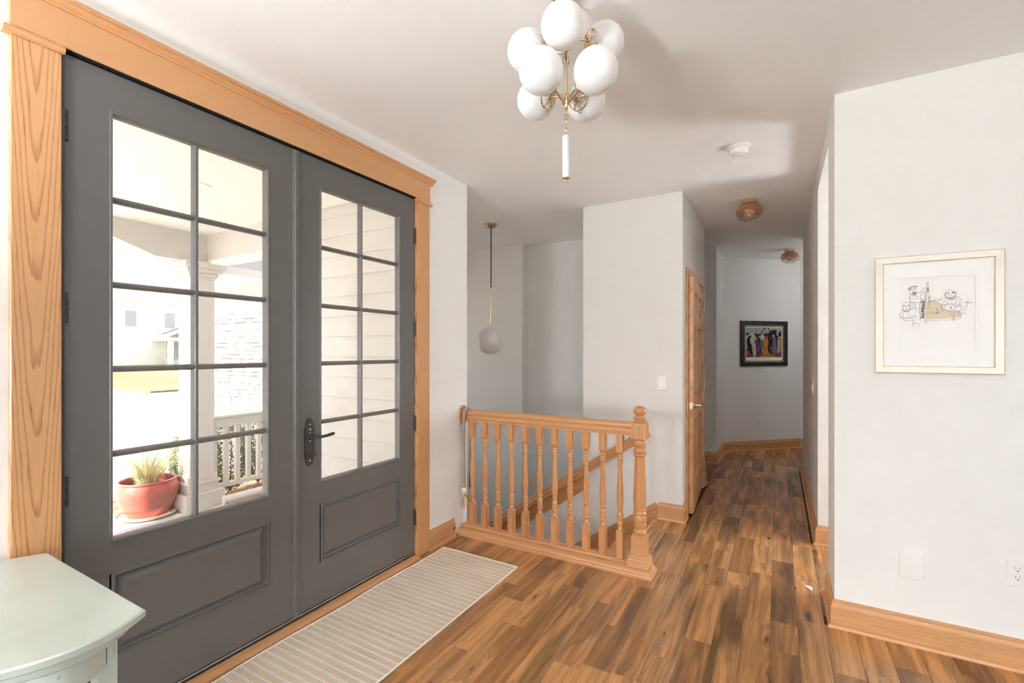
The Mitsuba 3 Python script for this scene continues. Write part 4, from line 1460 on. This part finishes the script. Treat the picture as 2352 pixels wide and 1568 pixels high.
surf = trimesh.Trimesh(V, F, process=False)
low = surf.copy()
low.vertices = np.column_stack([V[:, 0], V[:, 1], np.full(len(V), .0012)])
low.invert()
obj('weave', cat(surf, low), 'rug', rg, smooth=False)
lft = [(Xw[0, j], Y[0, j], Z[0, j] - .001) for j in range(ny)]
rgt = [(Xw[-1, j], Y[-1, j], Z[-1, j] - .001) for j in range(ny)]
end = [(Xw[i, -1], Y[i, -1], Z[i, -1] - .001) for i in range(nx)]
end0 = [(Xw[i, 0], Y[i, 0], Z[i, 0] - .001) for i in range(nx)]
for e in (lft, rgt, end, end0):
    obj('binding', tube(e, .0052, 8), 'rug_edge', rg, smooth=60)

sc = thing('paper_scrap', 'tiny white scrap lying on the floor by the right wall corner', 'scrap')
sp = [(x_ - .03, y_) for x_, y_ in [(.165, 3.305), (.182, 3.318), (.200, 3.312), (.206, 3.288), (.197, 3.262), (.188, 3.280)]]
sm = prism(sp, .0012, .004)
sm.vertices[:, 2] += np.where(sm.vertices[:, 2] > .002, .006 * meshkit.noise(sm.vertices * 90), 0)
obj('scrap', sm, 'paper', sc)

tb = thing('side_table', 'pale sage painted side table with bowed ends, against the front wall', 'table')
TX0, TX1, TYC, TH = -2.068, -1.398, .422, .76


def bow(dx, d, n=14):
    """Top outline grown by d: straight long edges, bowed ends."""
    y0, y1 = TYC - .143 - d, TYC + .143 + d
    r = []
    for t in np.linspace(0, 1, n):
        y = y0 + (y1 - y0) * t
        r.append((TX1 + d + .052 * (1 - (2 * t - 1) ** 2), y))
    for t in np.linspace(1, 0, n):
        y = y0 + (y1 - y0) * t
        r.append((TX0 - d - .052 * (1 - (2 * t - 1) ** 2), y))
    return r


def slab(d0, d1, z0, z1):
    a, b = bow(0, d0), bow(0, d1)
    n = len(a)
    V = [(x, y, z0) for x, y in a] + [(x, y, z1) for x, y in b]
    F = []
    for j in range(n):
        jj = (j + 1) % n
        F += [(j, jj, n + jj), (j, n + jj, n + j)]
    for j in range(1, n - 1):
        F += [(0, j + 1, j), (n, n + j, n + j + 1)]
    return trimesh.Trimesh(V, F, process=False)


obj('table_top', cat(slab(-.004, 0, .738, .742), slab(0, 0, .742, .756), slab(0, -.005, .756, TH)), 'sage', tb, smooth=25)
obj('under_mould', cat(slab(-.030, -.026, .708, .713), slab(-.026, -.026, .713, .738)), 'sage', tb, smooth=25)
ap = []
for y in (TYC - .094, TYC + .082):
    ap.append(box(TX0 + .05, TX1 - .05, y, y + .012, .640, .708))
obj('apron', cat(*ap, prism([(a * .94 + (TX0 + TX1) / 2 * .06, TYC + (b - TYC) * .70) for a, b in bow(0, -.03)][:14] + [(a * .94 + (TX0 + TX1) / 2 * .06 - .014, TYC + (b - TYC) * .70) for a, b in bow(0, -.03)][:14][::-1], .640, .708),
                 prism([(a * .94 + (TX0 + TX1) / 2 * .06, TYC + (b - TYC) * .70) for a, b in bow(0, -.03)][14:] + [(a * .94 + (TX0 + TX1) / 2 * .06 + .014, TYC + (b - TYC) * .70) for a, b in bow(0, -.03)][14:][::-1], .640, .708)), 'sage', tb, smooth=25)
for sx in (0, 1):
    for sy in (-1, 1):
        x = (TX1 - .100) if sx else (TX0 + .058)
        y = TYC + sy * .086
        lg = trimesh.convex.convex_hull(np.array([(x + a * .042 * (1 if z > 0 else 1), y - .021 + b * .042, z) for a in (0, 1) for b in (0, 1) for z in (0.0, .708)]))
        obj('leg', cbox(x, x + .042, y - .021, y + .021, 0, .708, .003), 'sage', tb)
obj('stretcher', cat(box(TX0 + .06, TX1 - .06, TYC - .01, TYC + .01, .18, .205), box(TX0 + .045, TX0 + .067, TYC - .09, TYC + .09, .18, .205), box(TX1 - .065, TX1 - .043, TYC - .09, TYC + .09, .18, .205)), 'sage', tb)

# ---------------------------------------------------------------- the porch and the street
PZ = -.34
slab_k = struct_root('porch_floor', 'pale concrete porch floor outside the front doors')
for i in range(5):
    obj('slab', cbox(-6.25, -2.32, -4 + i * 1.377, -4 + (i + 1) * 1.377 - .008, PZ - .25, PZ, .01), 'concrete', slab_k)
struct('porch_step', cbox(-2.80, -2.32, .35, 2.75, PZ, -.03, .012), 'concrete', 'concrete step outside the front doors')
pc = struct_root('porch_ceiling', 'pale panelled porch ceiling')
for i in range(4):
    obj('panel', cbox(-5.6, -2.32, -4 + i * 1.717, -4 + (i + 1) * 1.717 - .006, 2.73, 2.78, .004), 'porch_white', pc)
bm = thing('porch_beam', 'beige porch beam with a haunched lower edge resting on the column', 'beam')


def yz_prism(pts, x0, x1):
    m = trimesh.creation.extrude_polygon(Polygon(pts), x1 - x0, engine='earcut')
    m.apply_transform(frame_mat((x0, 0, 0), (0, 1, 0), (0, 0, 1), (1, 0, 0)))
    return m


obj('header', yz_prism([(-4, 2.73), (-4, 2.66), (1.63, 2.66), (2.352, 2.405), (2.93, 2.405), (2.93, 2.73)], -5.82, -5.6), 'siding', bm)
obj('header', yz_prism([(2.93, 2.73), (2.93, 2.41), (4.4, 2.41), (4.4, 2.73)], -5.82, -5.6), 'siding', bm)
obj('bottom_board', cbox(-5.84, -5.585, 2.93, 4.4, 2.317, 2.41, .006), 'porch_white', bm)
obj('cross_beam', box(-5.6, -4.44, 2.852, 3.0, 2.44, 2.73), 'siding', bm)
obj('cross_beam_board', cbox(-5.6, -4.44, 2.846, 3.006, 2.39, 2.44, .004), 'porch_white', bm)
co = thing('porch_column', 'square beige porch column with a stepped capital and base', 'column')
cx, cy = -5.727, 2.804


def sqr(h, z0, z1, c=.004):
    return cbox(cx - h, cx + h, cy - h, cy + h, z0, z1, c)


obj('shaft', cat(sqr(.122, PZ + .3, 2.25), *[cbox(cx + sx * .122 - .005 * (sx < 0) - .030 * (sx > 0), cx + sx * .122 + .005 * (sx > 0) + .030 * (sx < 0), cy + sy * .122 - .005 * (sy < 0) - .03 * (sy > 0), cy + sy * .122 + .005 * (sy > 0) + .03 * (sy < 0), PZ + .3, 2.23, .002) for sx in (-1, 1) for sy in (-1, 1)]), 'porch', co)
obj('capital', cat(sqr(.135, 2.22, 2.25), sqr(.155, 2.25, 2.293), sqr(.185, 2.293, 2.34), sqr(.215, 2.34, 2.404)), 'porch', co)
obj('base', cat(sqr(.205, PZ, -.155), sqr(.155, -.155, -.06), sqr(.175, -.06, -.03), sqr(.150, -.03, .03)), 'porch', co)
pr_ = thing('porch_railing', 'beige porch railing between the column and the garage', 'railing')
obj('top_rail', cat(cbox(-5.70, -5.62, 2.926, 4.4, .535, .64, .004), cbox(-5.73, -5.59, 2.926, 4.4, .64, .668, .006)), 'porch', pr_)
obj('bottom_rail', cbox(-5.69, -5.63, 2.926, 4.4, -.178, -.125, .004), 'porch', pr_)
for i in range(11):
    y = 2.955 + .1325 * i
    obj('baluster', box(-5.681, -5.635, y - .024, y + .024, -.126, .536), 'porch', pr_)
dpz = thing('drain_pipe', 'white drain pipe lying on the porch floor below the railing', 'pipe')
obj('pipe', tube([(-5.50, 2.97, PZ + .052), (-5.50, 3.2, PZ + .052), (-5.50, 4.2, PZ + .052)], .05, 14), 'porch_white', dpz, smooth=50)

# lap siding on the outside of the stairwell wall
sid = 'wall_stair_front'
for i in range(18):
    z0 = PZ - .1 + i * .1808
    z1 = min(z0 + .205, 2.74)
    m = yz_prism([(0, z0), (-.024, z0), (-.026, z0 + .003), (-.008, z1), (0, z1)], -4.36, -2.322)
    m.apply_translation((0, 2.8845, 0))
    obj('siding_board', m, 'siding', sid)
obj('corner_board', cbox(-4.44, -4.355, 2.846, 2.886, PZ - .2, 2.44, .004), 'porch_white', sid)
pl_ = thing('porch_downlight', 'round recessed light in the porch ceiling', 'ceiling light')
lx, ly = -4.005, 1.962
obj('trim_ring', lathe([(.058, 2.729), (.058, 2.7245), (.095, 2.7225), (.100, 2.7255), (.100, 2.7299), (.058, 2.7299)], 32, (lx, ly, 0)), 'porch_white', pl_, smooth=40)
obj('lens', lathe([(.057, 2.7285), (.03, 2.7272), (0, 2.7268)], 24, (lx, ly, 0)), 'opal', pl_, smooth=40)

# pot with grass
px_, py_ = -5.86, 2.385
tag(obj('plant_saucer', lathe([(0, PZ + .001), (.22, PZ + .001), (.262, PZ + .022), (.272, PZ + .042), (.264, PZ + .043), (.25, PZ + .025), (0, PZ + .022)], 40, (px_, py_, 0)), 'stone', smooth=40), 'pale saucer under the red glazed pot on the porch', 'saucer')
pot = thing('planter_pot', 'round red glazed pot on the porch', 'plant pot')
pb = [(r * .88, z) for r, z in [(0, -.317), (.205, -.317), (.215, -.308), (.255, -.235), (.296, -.15), (.316, -.075), (.312, -.02), (.292, .020), (.288, .026), (.296, .032), (.300, .042), (.293, .052), (.272, .052), (.264, .040), (.268, .02), (.27, -.03), (0, -.035)]]
obj('body', lathe(pb, 56, (px_, py_, 0)), 'glaze', pot, smooth=40)
obj('soil', lathe([(.232, -.030), (.14, -.018), (0, -.012)], 28, (px_, py_, 0)), 'dirt', pot, smooth=40)


def grass(name, label, x, y, z, n, lo, hi, spread, rad, group=None, seed=1):
    k = thing(name, label, 'grass', group)
    R = np.random.default_rng(seed)
    G, D = [], []
    for i in range(n):
        a = R.uniform(0, 2 * math.pi)
        r0 = rad * math.sqrt(R.uniform())
        ln = R.uniform(lo, hi)
        lean = R.uniform(.15, spread)
        t = np.linspace(0, 1, 6)
        out = lean * ln * t ** 1.6
        hgt = ln * (t - .28 * lean * t ** 2.4)
        c = np.stack([x + math.cos(a) * (r0 + out), y + math.sin(a) * (r0 + out), z + hgt], 1)
        w = R.uniform(.0018, .0034) * (1 - t ** 2 * .9)
        s = np.array((-math.sin(a), math.cos(a), 0))
        V = np.vstack([c - s * w[:, None], c + s * w[:, None]])
        F = []
        for j in range(5):
            F += [(j, 6 + j, 7 + j), (j, 7 + j, j + 1)]
        (D if R.uniform() < .35 else G).append(trimesh.Trimesh(V, F, process=False))
    obj('blades', cat(*G), 'blade', k)
    obj('dry_blades', cat(*D), 'blade_dry', k)


grass('ornamental_grass', 'tuft of pale ornamental grass growing in the red pot', px_, py_, -.02, 420, .34, .62, 1.25, .10, seed=3)
grass('garden_grass', 'clump of dry grass in the bed behind the red pot', -8.3, 1.6, -.6, 260, .4, .8, .6, .2, seed=4)
grass('garden_grass', 'clump of dry grass in the bed between the pot and the column', -7.7, 3.25, -.6, 260, .4, .75, .6, .2, seed=5)


def shrub(name, label, x, y, z, rx, ry, rz, n, seed, group=None):
    k = thing(name, label, 'shrub', group)
    R = np.random.default_rng(seed)
    d = R.normal(size=(n, 3))
    d /= np.linalg.norm(d, axis=1, keepdims=True)
    r = R.uniform(.55, 1, (n, 1)) ** .5
    c = d * r * np.array([rx, ry, rz]) * (1 + .25 * (meshkit.noise(d * 2.2 + seed) - .5)[:, None])
    c += np.array([x, y, z + rz])
    a = R.normal(size=(n, 3))
    b = np.cross(a, R.normal(size=(n, 3)))
    a /= np.linalg.norm(a, axis=1, keepdims=True)
    b /= np.linalg.norm(b, axis=1, keepdims=True)
    s = R.uniform(.009, .017, (n, 1))
    V = np.stack([c - a * s, c + b * s * .55, c + a * s, c - b * s * .55], 1).reshape(-1, 3)
    i = np.arange(n) * 4
    F = np.vstack([np.stack([i, i + 1, i + 2], 1), np.stack([i, i + 2, i + 3], 1)])
    f = obj('foliage', trimesh.Trimesh(V, F, process=False), 'leaf', k)
    labels[f] = {'kind': 'stuff', 'label': 'small dark green leaves'}
    st_ = []
    for q in range(9):
        a = R.uniform(0, 2 * math.pi)
        p0 = np.array((x, y, z))
        p2 = np.array((x + math.cos(a) * rx * .7, y + math.sin(a) * ry * .7, z + rz * R.uniform(1.0, 1.6)))
        st_.append(tube([p0, (p0 + p2) / 2 + R.normal(size=3) * .04, p2], [.012, .008, .004], 6))
    obj('stem', cat(*st_), 'bark', k, smooth=60)


shrub('boxwood_shrub', 'dark green shrub behind the left end of the porch railing', -6.62, 3.22, -.55, .30, .30, .52, 9000, 11)
shrub('boxwood_shrub', 'dark green shrub behind the middle of the porch railing', -6.72, 3.72, -.55, .30, .32, .50, 9000, 12)
shrub('boxwood_shrub', 'dark green shrub at the right end of the porch railing', -6.8, 4.18, -.55, .28, .26, .52, 7000, 13)
# garage with stone facing
gr = thing('garage', 'garage wing with pale stone facing beyond the porch railing', 'garage')
GY = 4.5
obj('wall', box(-9.65, -5.9, GY + .06, GY + 3.2, -.8, 2.56), 'porch', gr)
R_ = np.random.default_rng(5)
z, sid_n = -.62, 0
while z < 2.10:
    hgt = min(R_.choice([.065, .085, .105, .13]), 2.112 - z)
    if hgt < .03:
        break
    x = -9.66
    while x < -6.75:
        wd = R_.uniform(.16, .46)
        dp = R_.uniform(.0, .035)
        x1 = min(x + wd, -6.7)
        g = .0045
        j = R_.uniform(-.006, .006, (8, 3)) * np.array([1, 1, .4])
        P = np.array([(xx_, yy_, zz_) for xx_ in (x + g, x1 - g) for yy_ in (GY + .062, GY - dp) for zz_ in (z + g, z + hgt - g)])
        P[[2, 3, 6, 7]] += j[[2, 3, 6, 7]]
        m = trimesh.convex.convex_hull(P)
        sid_n += 1
        if x1 > -9.0 and x < -6.85:
            obj('stone', m, 'stone', gr, uv=np.tile([[sid_n + .5, 0]], (len(m.vertices), 1)))
        elif not (x1 > -9.0):
            obj('stone', m, 'stone', gr, uv=np.tile([[sid_n + .5, 0]], (len(m.vertices), 1))) if z > .3 else None
        x = x1
    z += hgt
print('stones', sid_n)
for i in range(3):
    z0 = 2.112 + i * .14
    obj('siding_board', (lambda m: (m.apply_transform(frame_mat((-9.66, GY + .06, 0), (0, 1, 0), (0, 0, 1), (1, 0, 0))), m)[1])(trimesh.creation.extrude_polygon(Polygon([(0, z0), (-.03, z0), (-.012, z0 + .155), (0, z0 + .155)]), 3.7, engine='earcut')), 'siding', gr)
obj('eave', cat(box(-11.1, -5.9, GY - .42, GY + .1, 2.52, 2.54), box(-11.1, -5.9, GY - .44, GY - .42, 2.50, 2.62)), 'porch_white', gr)
obj('gutter', sweep([(0, 0), (.09, .0), (.11, .03), (.11, .09), (.105, .09), (.10, .03), (0, .01)], [(-11.1, GY - .44, 2.50), (-5.9, GY - .44, 2.50)]), 'porch', gr, smooth=30)
obj('downspout', tube([(-10.45, GY - .40, 2.54), (-10.42, GY - .38, 2.46), (-10.30, GY - .34, 2.38), (-10.1, GY - .28, 2.32), (-9.70, GY - .07, 2.20), (-9.62, GY - .05, 2.12), (-9.62, GY - .05, 1.2), (-9.62, GY - .05, -.58)], .038, 12), 'porch', gr, smooth=50)
rf = trimesh.convex.convex_hull(np.array([(x, y, z) for x in (-11.1, -5.9) for y, z in ((GY - .44, 2.62), (GY - .44, 2.66), (GY + 3.4, 4.4), (GY + 3.4, 2.62))]))
obj('roof', rf, 'roof', gr)

# ground and the far side of the street
struct('ground', cat(box(-12, -2.3, -14, 2.86, -1.2, -.60), box(-12, -4.43, 2.86, 30, -1.2, -.60)), 'mulch', 'mulched garden bed and soil around the porch')
struct('driveway', cat(box(-22.3, -7.9, -30, 40, -1.2, -.592), box(-8.4, -6.25, -14, 2.0, -1.2, -.585)), 'concrete', 'pale concrete driveway')
struct('street', box(-27, -22.3, -60, 90, -1.2, -.66), 'asphalt', 'grey street')
struct('curb', cbox(-22.55, -22.3, -60, 90, -.8, -.57, .03), 'concrete', 'street curb')
lw = prism([(-27.2, 11.2), (-27.2, 80), (-90, 80), (-90, -40), (-52, 12), (-38, 11.5)], -1.5, 0)
lw.vertices[:, 2] = np.where(lw.vertices[:, 2] > -.5, -.58 + np.clip((-27.2 - lw.vertices[:, 0]) * .027, 0, 1.6), lw.vertices[:, 2])
struct('lawn', lw, 'lawn', 'winter lawn across the street')
struct('far_ground', box(-140, -27, -120, 160, -2.5, -.7), 'concrete', 'ground beyond the street')
hs = thing('neighbour_house', 'white two-storey house with a gabled portico across the street', 'house')
obj('wall', box(-66, -54, 19, 34, -.5, 6.2), 'house_white', hs)
obj('roof', trimesh.convex.convex_hull(np.array([(x, y, z) for y in (18.4, 34.6) for x, z in ((-53.4, 6.2), (-66.6, 6.2), (-60, 9.6))])), 'house_white', hs)
for y in (20.6, 23.9, 27.2, 30.5):
    w = obj('window', cat(box(-54.06, -53.98, y - .55, y - .45, 3.7, 5.4), box(-54.06, -53.98, y + .45, y + .55, 3.7, 5.4), box(-54.06, -53.98, y - .45, y + .45, 3.7, 3.8), box(-54.06, -53.98, y - .45, y + .45, 5.3, 5.4)), 'porch_white', hs)
    obj('pane', box(-54.02, -53.99, y - .45, y + .45, 3.8, 5.3), 'far_glass', w)
for y in (24.2, 26.6):
    w = obj('window', cat(box(-54.06, -53.98, y - .65, y - .55, .5, 2.4), box(-54.06, -53.98, y + .55, y + .65, .5, 2.4), box(-54.06, -53.98, y - .55, y + .55, .5, .6), box(-54.06, -53.98, y - .55, y + .55, 2.3, 2.4)), 'porch_white', hs)
    obj('pane', box(-54.02, -53.99, y - .55, y + .55, .6, 2.3), 'far_glass', w)
obj('portico_roof', trimesh.convex.convex_hull(np.array([(x, y, z) for x in (-54, -50.9) for y, z in ((22.3, 2.75), (29.4, 2.75), (25.85, 4.4))])), 'roof', hs)
obj('portico_beam', box(-54, -50.8, 22.4, 29.3, 2.45, 2.76), 'house_white', hs)
for y in (22.7, 24.5, 27.2, 29.0):
    obj('portico_column', box(-51.3, -50.9, y - .18, y + .18, -.2, 2.46), 'house_white', hs)


def tree(name, label, x, y, z, hgt, seed):
    k = thing(name, label, 'tree')
    R = np.random.default_rng(seed)
    br = []

    def grow(p, d, ln, r, lev):
        n = 4
        pts = [p]
        for i in range(n):
            d = d + R.normal(size=3) * .12
            d /= np.linalg.norm(d)
            pts.append(pts[-1] + d * ln / n)
        br.append(tube(pts, np.linspace(r, r * .6, n + 1), 5))
        if lev < 4:
            for q in range(3 if lev else 5):
                nd = d + R.normal(size=3) * .55 + np.array([0, 0, .15])
                grow(pts[R.integers(2, n + 1)], nd / np.linalg.norm(nd), ln * R.uniform(.55, .8), r * .5, lev + 1)
    grow(np.array([x, y, z], float), np.array([0, 0, 1.0]), hgt * .33, hgt * .018, 0)
    obj('branches', cat(*br), 'bark', k)


tree('bare_tree', 'bare leafless tree on the far lawn at the left', -46, 15.2, -.1, 4.2, 3)
shrub('evergreen_bush', 'evergreen bush beside the far portico', -49.5, 21.6, -.05, .8, .8, .7, 2500, 31)
print('entries', len(scene))
